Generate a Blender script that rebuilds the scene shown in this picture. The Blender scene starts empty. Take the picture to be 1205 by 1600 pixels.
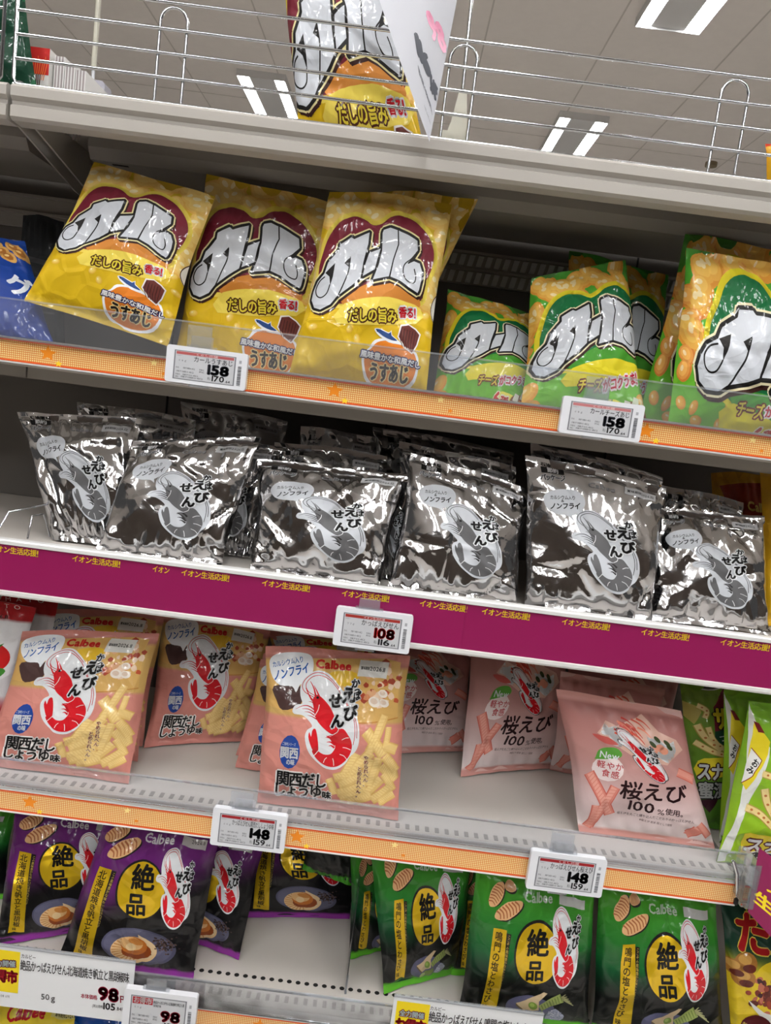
import bpy, math, random
import numpy as np
from mathutils import Vector
from mathutils.geometry import tessellate_polygon

# ------------------------------------------------------------------ camera, world, lights
scene = bpy.context.scene
COL = scene.collection
FPX = 1200.0; PITCH = math.radians(8); ROLL = math.radians(7.35); CAMD = 1.1; CAMZ = 1.5
F_ = np.array([0, math.cos(PITCH), -math.sin(PITCH)]); R0_ = np.array([1., 0, 0]); U0_ = np.array([0, math.sin(PITCH), math.cos(PITCH)])
RC = math.cos(ROLL)*R0_ + math.sin(ROLL)*U0_; UC = -math.sin(ROLL)*R0_ + math.cos(ROLL)*U0_
CAM = np.array([0, -CAMD, CAMZ])
def ray(x, y): return F_ + RC*(x-602.5)/FPX - UC*(y-800)/FPX
def atY(x, y, Y):
    d = ray(x, y); return CAM + d*((Y+CAMD)/d[1])
def atZ(x, y, Z):
    d = ray(x, y); return CAM + d*((Z-CAMZ)/d[2])
cd = bpy.data.cameras.new('camera'); cam = bpy.data.objects.new('camera', cd); COL.objects.link(cam)
from mathutils import Matrix
m3 = Matrix((RC, UC, -F_)).transposed()
cam.matrix_world = Matrix.Translation(Vector(CAM)) @ m3.to_4x4()
cd.sensor_fit = 'VERTICAL'; cd.sensor_height = 24; cd.lens = 24*FPX/1600
cd.clip_start = .02; cd.clip_end = 60
scene.camera = cam
scene.view_settings.view_transform = 'Standard'; scene.view_settings.look = 'None'
scene.view_settings.gamma = 1; scene.view_settings.use_curve_mapping = False
scene.view_settings.exposure = -1.05
LAMP = 142.0; AMB = 0.15; CEIL = 4.4
w = bpy.data.worlds.new('world'); scene.world = w; w.use_nodes = True
bg = w.node_tree.nodes['Background']; bg.inputs[0].default_value = (1, .97, .94, 1); bg.inputs[1].default_value = AMB

def lin(c):
    r = []
    for v in c[:3]:
        v = v/255.
        r.append(v/12.92 if v <= .04045 else ((v+.055)/1.055)**2.4)
    return tuple(r)
def L4(c):
    a = 1. if len(c) < 4 else c[3]
    return lin(c)+(a,)

# ------------------------------------------------------------------ materials
def mat(name, c, rough=.5, metal=0., coat=0., emis=None, spec=.5, bump=0., bscale=200., trans=0., ior=1.45, noise=0.):
    m = bpy.data.materials.new(name); m.use_nodes = True
    nt = m.node_tree; p = nt.nodes['Principled BSDF']
    p.inputs['Base Color'].default_value = lin(c)+(1,); p.inputs['Roughness'].default_value = rough
    p.inputs['Metallic'].default_value = metal; p.inputs['Coat Weight'].default_value = coat; p.inputs['Coat Roughness'].default_value = .05
    p.inputs['Specular IOR Level'].default_value = spec; p.inputs['Transmission Weight'].default_value = trans; p.inputs['IOR'].default_value = ior
    if emis: p.inputs['Emission Color'].default_value = (1, 1, 1, 1); p.inputs['Emission Strength'].default_value = emis
    tc = nt.nodes.new('ShaderNodeTexCoord')
    if bump or noise:
        nz = nt.nodes.new('ShaderNodeTexNoise'); nz.inputs['Scale'].default_value = bscale; nt.links.new(tc.outputs['Object'], nz.inputs['Vector'])
        if bump:
            b = nt.nodes.new('ShaderNodeBump'); b.inputs['Strength'].default_value = bump; b.inputs['Distance'].default_value = .001
            nt.links.new(nz.outputs['Fac'], b.inputs['Height']); nt.links.new(b.outputs['Normal'], p.inputs['Normal'])
        if noise:
            mx = nt.nodes.new('ShaderNodeMix'); mx.data_type = 'RGBA'
            mx.inputs[6].default_value = tuple(v*(1-noise) for v in lin(c))+(1,); mx.inputs[7].default_value = tuple(min(1, v*(1+noise)) for v in lin(c))+(1,)
            nt.links.new(nz.outputs['Fac'], mx.inputs[0]); nt.links.new(mx.outputs[2], p.inputs['Base Color'])
    return m
def print_mat(name, rough=.3, coat=.8, bump=.3, bscale=60., metrough=.2, crack=0., vs=14.):
    m = bpy.data.materials.new(name); m.use_nodes = True
    nt = m.node_tree; p = nt.nodes['Principled BSDF']; N = nt.nodes.new; Lk = nt.links.new
    at = N('ShaderNodeAttribute'); at.attribute_name = 'print'
    Lk(at.outputs['Color'], p.inputs['Base Color'])
    inv = N('ShaderNodeMath'); inv.operation = 'SUBTRACT'; inv.inputs[0].default_value = 1; Lk(at.outputs['Alpha'], inv.inputs[1]); Lk(inv.outputs[0], p.inputs['Metallic'])
    mr = N('ShaderNodeMapRange'); mr.inputs[3].default_value = rough; mr.inputs[4].default_value = metrough; Lk(inv.outputs[0], mr.inputs[0]); Lk(mr.outputs[0], p.inputs['Roughness'])
    p.inputs['Coat Weight'].default_value = coat; p.inputs['Coat Roughness'].default_value = .06; p.inputs['Specular IOR Level'].default_value = .2
    if bump:
        tc = N('ShaderNodeTexCoord'); oi = N('ShaderNodeObjectInfo'); ad = N('ShaderNodeVectorMath'); ad.operation = 'ADD'
        ml = N('ShaderNodeMath'); ml.operation = 'MULTIPLY'; ml.inputs[1].default_value = 7.; Lk(oi.outputs['Random'], ml.inputs[0])
        Lk(tc.outputs['Object'], ad.inputs[0]); Lk(ml.outputs[0], ad.inputs[1])
        nz = N('ShaderNodeTexNoise'); nz.inputs['Scale'].default_value = bscale; nz.inputs['Detail'].default_value = 2; nz.inputs['Distortion'].default_value = .6
        Lk(ad.outputs[0], nz.inputs['Vector'])
        w2 = N('ShaderNodeTexNoise'); w2.inputs['Scale'].default_value = 9; Lk(ad.outputs[0], w2.inputs['Vector'])
        sc = N('ShaderNodeVectorMath'); sc.operation = 'SCALE'; sc.inputs['Scale'].default_value = .08; Lk(w2.outputs['Color'], sc.inputs[0])
        ad2 = N('ShaderNodeVectorMath'); ad2.operation = 'ADD'; Lk(ad.outputs[0], ad2.inputs[0]); Lk(sc.outputs[0], ad2.inputs[1])
        hs_ = nz.outputs['Fac']
        for k_, (v_, g_) in enumerate(((vs, 1.), (vs*2.3, .45))):
            vo = N('ShaderNodeTexVoronoi'); vo.feature = 'DISTANCE_TO_EDGE'; vo.inputs['Scale'].default_value = v_; Lk(ad2.outputs[0], vo.inputs['Vector'])
            mr_ = N('ShaderNodeMapRange'); mr_.inputs[1].default_value = 0; mr_.inputs[2].default_value = .16; mr_.inputs[3].default_value = crack*g_; mr_.inputs[4].default_value = 0; Lk(vo.outputs['Distance'], mr_.inputs[0])
            sm = N('ShaderNodeMath'); sm.operation = 'ADD'; Lk(hs_, sm.inputs[0]); Lk(mr_.outputs[0], sm.inputs[1]); hs_ = sm.outputs[0]
        b = N('ShaderNodeBump'); b.inputs['Strength'].default_value = bump; b.inputs['Distance'].default_value = .002
        Lk(hs_, b.inputs['Height']); Lk(b.outputs['Normal'], p.inputs['Normal']); Lk(b.outputs['Normal'], p.inputs['Coat Normal'])
    return m
M = {}
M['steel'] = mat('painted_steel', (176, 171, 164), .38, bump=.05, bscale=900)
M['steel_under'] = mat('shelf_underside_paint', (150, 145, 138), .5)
M['deck'] = mat('shelf_deck_paint', (206, 200, 193), .45, bump=.05, bscale=700)
M['backpanel'] = mat('back_panel_paint', (120, 115, 110), .6)
M['dark'] = mat('dark_recess', (24, 23, 22), .8)
M['chrome'] = mat('chrome_wire', (205, 208, 212), .14, metal=1)
M['white_plastic'] = mat('white_plastic', (226, 228, 233), .3)
M['cream_plastic'] = mat('cream_plastic', (225, 222, 205), .3)
M['white_lip'] = mat('white_rail_plastic', (222, 222, 220), .3)
M['magenta'] = mat('magenta_paper', (136, 0, 76), .5, coat=.1)
M['ceiling'] = mat('ceiling_panel', (246, 240, 235), .9, noise=.03, bscale=14)
M['seam'] = mat('ceiling_seam', (214, 208, 202), .9)
M['tube'] = mat('fluorescent_tube', (255, 255, 255), .5, emis=LAMP)
M['fixture'] = mat('lamp_housing', (225, 225, 225), .5)
M['floor'] = mat('floor_vinyl', (226, 220, 212), .3, noise=.05, bscale=3)
M['film'] = print_mat('printed_film', .55, .55, .7, 10, crack=1.0, vs=11)
M['matte_film'] = print_mat('matte_printed_film', .45, .15, .5, 12, crack=.5, vs=9)
M['foil'] = print_mat('silver_foil_film', .5, .0, .34, 8, metrough=.13, crack=1.0, vs=11)
M['paper'] = print_mat('printed_paper', .55, .0, 0)
M['label'] = print_mat('printed_label', .5, .1, 0)
def clear_mat(name, tint=(.95, .97, 1), haze=.08, rough=.06, gl=1.0):
    m = bpy.data.materials.new(name); m.use_nodes = True; nt = m.node_tree
    for n in list(nt.nodes): nt.nodes.remove(n)
    N = nt.nodes.new; Lk = nt.links.new
    out = N('ShaderNodeOutputMaterial'); tr = N('ShaderNodeBsdfTransparent'); tr.inputs[0].default_value = tint+(1,)
    gs = N('ShaderNodeBsdfGlossy'); gs.inputs[1].default_value = rough; df = N('ShaderNodeBsdfDiffuse'); df.inputs[0].default_value = (.8, .82, .85, 1)
    m1 = N('ShaderNodeMixShader'); m1.inputs[0].default_value = haze; Lk(tr.outputs[0], m1.inputs[1]); Lk(df.outputs[0], m1.inputs[2])
    fr = N('ShaderNodeFresnel'); fr.inputs[0].default_value = 1.49
    mu = N('ShaderNodeMath'); mu.operation = 'MULTIPLY'; mu.inputs[1].default_value = gl; Lk(fr.outputs[0], mu.inputs[0])
    tc = N('ShaderNodeTexCoord'); nz = N('ShaderNodeTexNoise'); nz.inputs['Scale'].default_value = 9
    b = N('ShaderNodeBump'); b.inputs['Strength'].default_value = .3; b.inputs['Distance'].default_value = .004
    Lk(tc.outputs['Object'], nz.inputs['Vector']); Lk(nz.outputs['Fac'], b.inputs['Height']); Lk(b.outputs[0], gs.inputs['Normal'])
    m2 = N('ShaderNodeMixShader'); Lk(mu.outputs[0], m2.inputs[0]); Lk(m1.outputs[0], m2.inputs[1]); Lk(gs.outputs[0], m2.inputs[2]); Lk(m2.outputs[0], out.inputs[0])
    return m
M['acrylic'] = clear_mat('clear_acrylic', haze=.07, gl=1.6)
M['clear_clip'] = clear_mat('clear_clip_plastic', haze=.16)
M['divider'] = clear_mat('clear_divider_plastic', haze=.05)
def dots_mat():
    m = bpy.data.materials.new('dotted_orange_strip'); m.use_nodes = True; nt = m.node_tree; p = nt.nodes['Principled BSDF']; N = nt.nodes.new; Lk = nt.links.new
    tc = N('ShaderNodeTexCoord'); sp = N('ShaderNodeSeparateXYZ'); Lk(tc.outputs['Object'], sp.inputs[0])
    acc = []
    for k in (0, 2):
        a = N('ShaderNodeMath'); a.operation = 'MULTIPLY'; a.inputs[1].default_value = 2*math.pi/.0029; Lk(sp.outputs[k], a.inputs[0])
        c = N('ShaderNodeMath'); c.operation = 'SINE'; Lk(a.outputs[0], c.inputs[0]); acc.append(c)
    s = N('ShaderNodeMath'); s.operation = 'ADD'; Lk(acc[0].outputs[0], s.inputs[0]); Lk(acc[1].outputs[0], s.inputs[1])
    r = N('ShaderNodeMapRange'); r.inputs[1].default_value = .1; r.inputs[2].default_value = .9; Lk(s.outputs[0], r.inputs[0])
    mx = N('ShaderNodeMix'); mx.data_type = 'RGBA'; Lk(r.outputs[0], mx.inputs[0]); mx.inputs[6].default_value = lin((222, 138, 66))+(1,); mx.inputs[7].default_value = lin((250, 238, 170))+(1,)
    Lk(mx.outputs[2], p.inputs['Base Color']); p.inputs['Roughness'].default_value = .3; p.inputs['Coat Weight'].default_value = .3
    return m
M['dots'] = dots_mat()

# ------------------------------------------------------------------ mesh helpers
def link_mesh(name, V, Fc, m, parent=None, smooth=False, off=(0, 0, 0)):
    me = bpy.data.meshes.new(name); me.from_pydata([tuple(np.array(v)-off) for v in V], [], [tuple(f) for f in Fc]); me.materials.append(m)
    if smooth: me.polygons.foreach_set('use_smooth', [True]*len(me.polygons))
    me.update()
    o = bpy.data.objects.new(name, me); COL.objects.link(o)
    if parent: o.parent = parent
    return o
class MB:
    def __init__(s): s.V = []; s.F = []; s.sm = False
    def add(s, V, Fc):
        n = len(s.V); s.V += [tuple(v) for v in V]; s.F += [tuple(i+n for i in f) for f in Fc]; return s
    def box(s, x0, x1, y0, y1, z0, z1):
        V = [(x, y, z) for z in (z0, z1) for y in (y0, y1) for x in (x0, x1)]
        return s.add(V, [(0, 2, 3, 1), (4, 5, 7, 6), (0, 1, 5, 4), (2, 6, 7, 3), (0, 4, 6, 2), (1, 3, 7, 5)])
    def prism(s, prof, x0, x1, axis='x'):
        n = len(prof); V = []
        for x in (x0, x1):
            for a, b in prof: V.append((x, a, b) if axis == 'x' else ((a, x, b) if axis == 'y' else (a, b, x)))
        Fc = [(i, (i+1) % n, n+(i+1) % n, n+i) for i in range(n)]
        tri = tessellate_polygon([[Vector((a, b, 0)) for a, b in prof]])
        Fc += [t for t in tri] + [tuple(n+i for i in t[::-1]) for t in tri]
        return s.add(V, Fc)
    def tube(s, pts, r, n=8, closed=False):
        pts = [np.array(p, float) for p in pts]; m = len(pts); V = []; up = None
        for i, p in enumerate(pts):
            a = pts[max(i-1, 0)]; b = pts[min(i+1, m-1)]
            t = b-a; t /= np.linalg.norm(t)+1e-12
            if up is None: up = np.array([0, 0, 1.]) if abs(t[2]) < .8 else np.array([1., 0, 0])
            s1 = np.cross(t, up); s1 /= np.linalg.norm(s1)+1e-12; up = np.cross(s1, t)
            for k in range(n):
                q = 2*math.pi*k/n; V.append(p+r*(math.cos(q)*s1+math.sin(q)*up))
        Fc = []
        for i in range(m-1):
            for k in range(n): Fc.append((i*n+k, i*n+(k+1) % n, (i+1)*n+(k+1) % n, (i+1)*n+k))
        Fc.append(tuple(range(n))[::-1]); Fc.append(tuple((m-1)*n+k for k in range(n)))
        s.sm = True
        return s.add(V, Fc)
    def build(s, name, m, parent=None):
        off = np.array(parent.location) if parent else np.zeros(3)
        o = link_mesh(name, s.V, s.F, m, parent, False, off)
        bm = __import__('bmesh').new(); bm.from_mesh(o.data); __import__('bmesh').ops.recalc_face_normals(bm, faces=bm.faces); bm.to_mesh(o.data); bm.free()
        if s.sm:
            o.data.polygons.foreach_set('use_smooth', [True]*len(o.data.polygons))
            try: o.data.set_sharp_from_angle(angle=.9)
            except Exception: pass
        return o
def rbox(mb, x0, x1, y0, y1, z0, z1, r, seg=4):
    prof = []
    for cx, cz, a0 in ((x1-r, z1-r, 0), (x0+r, z1-r, 90), (x0+r, z0+r, 180), (x1-r, z0+r, 270)):
        for k in range(seg+1):
            a = math.radians(a0+90*k/seg); prof.append((cx+r*math.cos(a), cz+r*math.sin(a)))
    return mb.prism(prof, y0, y1, 'y')
def empty(name, loc, label=None, cat=None, group=None):
    o = bpy.data.objects.new(name, None); COL.objects.link(o); o.location = tuple(loc); o.empty_display_size = .02
    return tag(o, label, cat, group)
def tag(o, label=None, cat=None, group=None, kind=None):
    if label: o['label'] = label
    if cat: o['category'] = cat
    if group: o['group'] = group
    if kind: o['kind'] = kind
    return o
def struct(o): o['kind'] = 'structure'; return o

# ------------------------------------------------------------------ glyphs
_gc = {}
def glyph(ch, res):
    k = (ch, res)
    if k in _gc: return _gc[k]
    cu = bpy.data.curves.new('g', 'FONT'); cu.body = ch; cu.size = 1; cu.resolution_u = res; cu.fill_mode = 'BOTH'
    ob = bpy.data.objects.new('g', cu); COL.objects.link(ob)
    bpy.context.view_layer.update()
    ev = ob.evaluated_get(bpy.context.evaluated_depsgraph_get()); me = ev.to_mesh()
    V = np.array([v.co[:2] for v in me.vertices]).reshape(-1, 2); T = []
    for p in me.polygons:
        vs = list(p.vertices)
        for i in range(1, len(vs)-1): T.append((vs[0], vs[i], vs[i+1]))
    T = np.array(T, int).reshape(-1, 3)
    cnt = {}
    for t in T:
        for a, b in ((t[0], t[1]), (t[1], t[2]), (t[2], t[0])):
            e = (min(a, b), max(a, b)); cnt[e] = cnt.get(e, 0)+1
    # merge duplicated vertices by position for boundary detection
    key = {}; rep = {}
    for i, v in enumerate(V):
        q = (round(v[0], 5), round(v[1], 5)); rep[i] = key.setdefault(q, i)
    cnt = {}
    for t in T:
        for a, b in ((t[0], t[1]), (t[1], t[2]), (t[2], t[0])):
            a, b = rep[a], rep[b]; e = (min(a, b), max(a, b)); cnt[e] = cnt.get(e, 0)+1
    B = np.array([e for e, c in cnt.items() if c == 1 and e[0] != e[1]], int).reshape(-1, 2)
    ev.to_mesh_clear(); bpy.data.objects.remove(ob); bpy.data.curves.remove(cu)
    _gc[k] = (V, T, B); return _gc[k]
_ref = {}
def em_metrics():
    if not _ref:
        V = glyph('国', 2)[0]; mn, mx = V.min(0), V.max(0)
        em = (mx-mn).max()/.90; c = (mn+mx)/2
        _ref['em'] = em; _ref['c'] = c
        H = glyph('H', 2)[0]; _ref['cap'] = H[:, 1].max()
        print('EM', em, c, _ref['cap'])
    return _ref
def iscjk(ch): return ord(ch) > 0x2E7F
def layout(s, vertical=False, res=2, tight=1.0):
    """-> list of (V in box coords x right y down unit em cell, T, B), total w,h"""
    r = em_metrics(); out = []; x = 0; y = 0; maxh = 1.
    for ch in s:
        if ch == ' ':
            if vertical: y += .5
            else: x += .4
            continue
        V, T, B = glyph(ch, res)
        if len(V) == 0: continue
        if iscjk(ch):
            P = (V - r['c'])/r['em']; P[:, 1] *= -1; P += .5
            if ch == 'ー' and vertical: P = np.stack([1-P[:, 1], P[:, 0]], 1)
            adv = 1.*tight
            P = P + [x, y]
        else:
            P = V.copy(); wv = P[:, 0].max()-P[:, 0].min(); P[:, 0] -= P[:, 0].min(); P /= r['cap']
            wv /= r['cap']; P[:, 1] = .94-P[:, 1]*.88; P[:, 0] = P[:, 0]*.88+.05; adv = (wv*.88+.12)*tight
            P = P + [x, y]
        out.append((P, T, B))
        if vertical: y += tight
        else: x += adv
    return out, (1. if vertical else x), (y if vertical else 1.)

# ------------------------------------------------------------------ art
def homog(q):
    (x0, y0), (x1, y1), (x2, y2), (x3, y3) = q   # TL TR BR BL -> uv (0,0)(1,0)(1,1)(0,1)
    A = []; b = []
    for (x, y), (u, v) in zip(q, ((0, 0), (1, 0), (1, 1), (0, 1))):
        A.append([x, y, 1, 0, 0, 0, -u*x, -u*y]); b.append(u)
        A.append([0, 0, 0, x, y, 1, -v*x, -v*y]); b.append(v)
    return np.append(np.linalg.solve(np.array(A, float), np.array(b, float)), 1).reshape(3, 3)
def aff3(src, dst):
    S = np.array([[x, y, 1] for x, y in src], float); Dm = np.array(dst, float)
    return np.linalg.solve(S, Dm)       # (3x2)
def smooth_poly(pts, n=4, closed=True):
    P = np.array(pts, float); m = len(P); out = []
    rng = range(m) if closed else range(m-1)
    for i in rng:
        if closed: p0, p1, p2, p3 = P[(i-1) % m], P[i], P[(i+1) % m], P[(i+2) % m]
        else: p0, p1, p2, p3 = P[max(i-1, 0)], P[i], P[i+1], P[min(i+2, m-1)]
        for k in range(n):
            t = k/n
            out.append(.5*((2*p1)+(-p0+p2)*t+(2*p0-5*p1+4*p2-p3)*t*t+(-p0+3*p1-3*p2+p3)*t**3))
    if not closed: out.append(P[-1])
    return np.array(out)
class Art:
    def __init__(s, quad=None, base=None, nx=48, ny=60):
        s.H = homog(quad) if quad else np.eye(3); s.dim = None; s.tri = []; s.col = []; s.lay = []; s.sid = []; s.ns = 0; s.iso = False; s.o = (0, 0); s.k = 1.; s.A = None
        s.base = base or (lambda u, v: (200, 200, 200)); s.nx, s.ny = nx, ny; s.data = None
    def crop(s, ox, oy, k): s.o = (ox, oy); s.k = k; s.A = None; return s
    def aff(s, src, dst): s.A = aff3(src, dst) if src else None; return s
    def uv(s, P):
        P = np.asarray(P, float).reshape(-1, 2)
        if s.A is not None: P = np.hstack([P, np.ones((len(P), 1))]) @ s.A
        if s.iso: P = P/s.dim
        P = P/s.k + s.o
        Q = np.hstack([P, np.ones((len(P), 1))]) @ s.H.T
        return Q[:, :2]/Q[:, 2:3]
    def _add(s, P, T, c, L, solid=False):
        if len(T) == 0: return
        s.ns += 1; s.sid.append(np.full(len(T), s.ns if solid else -1))
        U = s.uv(P); s.tri.append(U[np.asarray(T)]); n = len(T)
        s.col.append(np.tile(L4(c), (n, 1))); s.lay.append(np.full(n, L, float))
    def poly(s, pts, c, L=1, sm=0):
        P = smooth_poly(pts, sm) if sm else np.array(pts, float)
        T = tessellate_polygon([[Vector((x, y, 0)) for x, y in P]]); s._add(P, np.array(T, int).reshape(-1, 3), c, L, True); return s
    def segs(s, A, B, wd, c, L):
        A = np.asarray(A, float); B = np.asarray(B, float); d = B-A; ln = np.linalg.norm(d, axis=1, keepdims=True)+1e-9; d = d/ln
        n = np.stack([-d[:, 1], d[:, 0]], 1)*wd/2; e = d*wd*.28
        e = d*wd*.4; Q = np.stack([A+n, A-e, A-n, B-n, B+e, B+n], 1)
        P = Q.reshape(-1, 2); T = np.array([(0, 1, 2), (0, 2, 3), (0, 3, 5), (3, 4, 5)]); T = (np.arange(len(A))[:, None, None]*6+T[None]).reshape(-1, 3)
        s._add(P, T, c, L)
    def stroke(s, pts, wd, c, L=2, closed=False, sm=0):
        P = smooth_poly(pts, sm, closed) if sm else np.array(pts, float)
        if closed: P = np.vstack([P, P[:1]])
        s.segs(P[:-1], P[1:], wd, c, L); return s
    def taper(s, pts, w0, w1, c, L=2, sm=3):
        P = smooth_poly(pts, sm, False); n = len(P); d = np.gradient(P, axis=0); d /= np.linalg.norm(d, axis=1, keepdims=True)+1e-9
        nn = np.stack([-d[:, 1], d[:, 0]], 1); W = np.linspace(w0, w1, n)[:, None]/2
        Q = np.vstack([P+nn*W, P-nn*W]); T = []
        for i in range(n-1): T += [(i, i+1, n+i), (i+1, n+i+1, n+i)]
        s._add(Q, T, c, L); return s
    def ell(s, cx, cy, rx, ry, c, L=1, rot=0, n=16, a0=0, a1=360):
        a = np.radians(np.linspace(a0, a1, n+1)); ca, sa = math.cos(math.radians(rot)), math.sin(math.radians(rot))
        x = rx*np.cos(a); y = ry*np.sin(a); P = np.vstack([[[cx, cy]], np.stack([cx+x*ca-y*sa, cy+x*sa+y*ca], 1)])
        s._add(P, [(0, i, i+1) for i in range(1, n+1)], c, L, True); return s
    def text(s, t, o, r, d, c, L=3, out=(), bold=0., vert=False, res=2, tight=1.):
        """o top-left, r top-right, d bottom-left of the text box (crop coords)"""
        gl, W, Hh = layout(t, vert, res, tight); o, r, d = (np.array(q, float) for q in (o, r, d))
        if s.dim is not None: s.iso = True; o, r, d = o*s.dim, r*s.dim, d*s.dim
        bold = bold*.6
        ex = (r-o)/W; ey = (d-o)/Hh; em = min(np.linalg.norm(ex), np.linalg.norm(ey))*.7+.3*max(np.linalg.norm(ex), np.linalg.norm(ey))
        for P, T, B in gl:
            Q = o + P[:, :1]*ex + P[:, 1:]*ey
            lay = L
            for wd, cc in out:
                s.segs(Q[B[:, 0]], Q[B[:, 1]], wd*em*2, cc, lay); s._add(Q, T, cc, lay); lay += 1
            if bold: s.segs(Q[B[:, 0]], Q[B[:, 1]], bold*em*2, c, lay)
            s._add(Q, T, c, lay)
        s.iso = False
        return s
    def textbox(s, t, x0, y0, x1, y1, c, slope=0., lean=0., **k):
        w_, h_ = x1-x0, y1-y0
        return s.text(t, (x0, y0), (x1, y0+slope*w_), (x0+lean*h_, y1), c, **k)
    def compile(s, cut=True):
        if s.data: return s.data
        nx, ny = s.nx, s.ny
        if s.tri:
            T = np.vstack(s.tri); C = np.hstack([np.vstack(s.col), np.concatenate(s.sid)[:, None]]); Ly = np.concatenate(s.lay)
        else: T = np.zeros((0, 3, 2)); C = np.zeros((0, 5)); Ly = np.zeros(0)
        if cut:
            inb = (T[:, :, 0].max(1) > 0) & (T[:, :, 0].min(1) < 1) & (T[:, :, 1].max(1) > 0) & (T[:, :, 1].min(1) < 1)
            T, C, Ly = T[inb], C[inb], Ly[inb]
            T = T*[nx, ny]
            for a in ((1, 0), (0, 1), (1, -1)):
                a = np.array(a, float); doneT = []; doneC = []; doneL = []
                while len(T):
                    g = T @ a; srt = np.argsort(g, axis=1); T = np.take_along_axis(T, srt[:, :, None], 1); g = np.take_along_axis(g, srt, 1)
                    k = np.floor(g[:, 0]+1e-6)+1; cr = k < g[:, 2]-1e-6
                    doneT.append(T[~cr]); doneC.append(C[~cr]); doneL.append(Ly[~cr])
                    T, C, Ly, g, k = T[cr], C[cr], Ly[cr], g[cr], k[cr]
                    if not len(T): break
                    A_, B_, C_ = T[:, 0], T[:, 1], T[:, 2]; ga, gb, gc = g.T
                    pac = A_+((k-ga)/(gc-ga))[:, None]*(C_-A_)
                    lo = gb < k
                    with np.errstate(all='ignore'):
                        pbc = B_+((k-gb)/(gc-gb+1e-15))[:, None]*(C_-B_); pab = A_+((k-ga)/(gb-ga+1e-15))[:, None]*(B_-A_)
                    l = lo; h = ~lo
                    doneT += [np.stack([A_[l], B_[l], pac[l]], 1), np.stack([B_[l], pbc[l], pac[l]], 1), np.stack([A_[h], pab[h], pac[h]], 1)]
                    doneC += [C[l], C[l], C[h]]; doneL += [Ly[l], Ly[l], Ly[h]]
                    T2 = np.vstack([np.stack([pac[l], pbc[l], C_[l]], 1), np.stack([pab[h], B_[h], C_[h]], 1), np.stack([pab[h], C_[h], pac[h]], 1)])
                    C = np.vstack([C[l], C[h], C[h]]); Ly = np.concatenate([Ly[l], Ly[h], Ly[h]]); T = T2
                T = np.vstack(doneT); C = np.vstack(doneC); Ly = np.concatenate(doneL)
            # merge what fills a half cell and drop everything printed over
            def area(T): return np.abs((T[:, 1, 0]-T[:, 0, 0])*(T[:, 2, 1]-T[:, 0, 1])-(T[:, 1, 1]-T[:, 0, 1])*(T[:, 2, 0]-T[:, 0, 0]))
            def cells(T):
                e = T.mean(1); ci = np.floor(e[:, 0]).astype(np.int64); cj = np.floor(e[:, 1]).astype(np.int64); return ci, cj, ((e[:, 0]-ci) >= (e[:, 1]-cj)).astype(np.int64)
            ci, cj, hf = cells(T); ok = (ci >= 0) & (ci < nx) & (cj >= 0) & (cj < ny)
            T, C, Ly, ci, cj, hf = T[ok], C[ok], Ly[ok], ci[ok], cj[ok], hf[ok]
            cid = (cj*nx+ci)*2+hf; ar = area(T); single = np.where(C[:, 4] < 0, np.arange(len(T))+10**6, C[:, 4]).astype(np.int64)
            gk = cid*10**8+single; _, first, inv = np.unique(gk, return_index=True, return_inverse=True); inv = inv.ravel()
            sm_ = np.bincount(inv, ar); fullg = sm_ > .9995; keep = ~fullg[inv]; fi = first[fullg]
            x0, y0, hh = ci[fi], cj[fi], hf[fi]
            FT = np.stack([np.stack([x0, y0], 1), np.stack([x0+1, y0+1], 1), np.stack([x0+hh, y0+1-hh], 1)], 1).astype(float)
            top = np.full(nx*ny*2, -1.); np.maximum.at(top, cid[fi], Ly[fi])
            T = np.vstack([T[keep], FT]); C = np.vstack([C[keep], C[fi]]); cid = np.concatenate([cid[keep], cid[fi]]); Ly = np.concatenate([Ly[keep], Ly[fi]])
            ok = Ly >= top[cid]-1e-9; T, C, Ly = T[ok], C[ok], Ly[ok]; s.covered = top > 0
            T = T/[nx, ny]
            e = T.mean(1); ok = (e[:, 0] > 0) & (e[:, 0] < 1) & (e[:, 1] > 0) & (e[:, 1] < 1); T, C, Ly = T[ok], C[ok], Ly[ok]
        ar = (T[:, 1, 0]-T[:, 0, 0])*(T[:, 2, 1]-T[:, 0, 1])-(T[:, 1, 1]-T[:, 0, 1])*(T[:, 2, 0]-T[:, 0, 0])
        ok = np.abs(ar) > 1e-9; T, C, Ly, ar = T[ok], C[ok], Ly[ok], ar[ok]
        fl = ar > 0; T[fl] = T[fl][:, ::-1]
        C = C[:, :4]
        if len(T):
            key = np.round(np.hstack([T.reshape(-1, 2)*2e5, np.repeat(Ly, 3)[:, None]*10, np.repeat(C, 3, 0)*997])).astype(np.int64)
            _, idx, inv = np.unique(key, axis=0, return_index=True, return_inverse=True)
            UV = T.reshape(-1, 2)[idx]; CC = np.repeat(C, 3, 0)[idx]; LL = np.repeat(Ly, 3)[idx]; TT = inv.reshape(-1, 3)
        else: UV = np.zeros((0, 2)); CC = np.zeros((0, 4)); LL = np.zeros(0); TT = np.zeros((0, 3), int)
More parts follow.
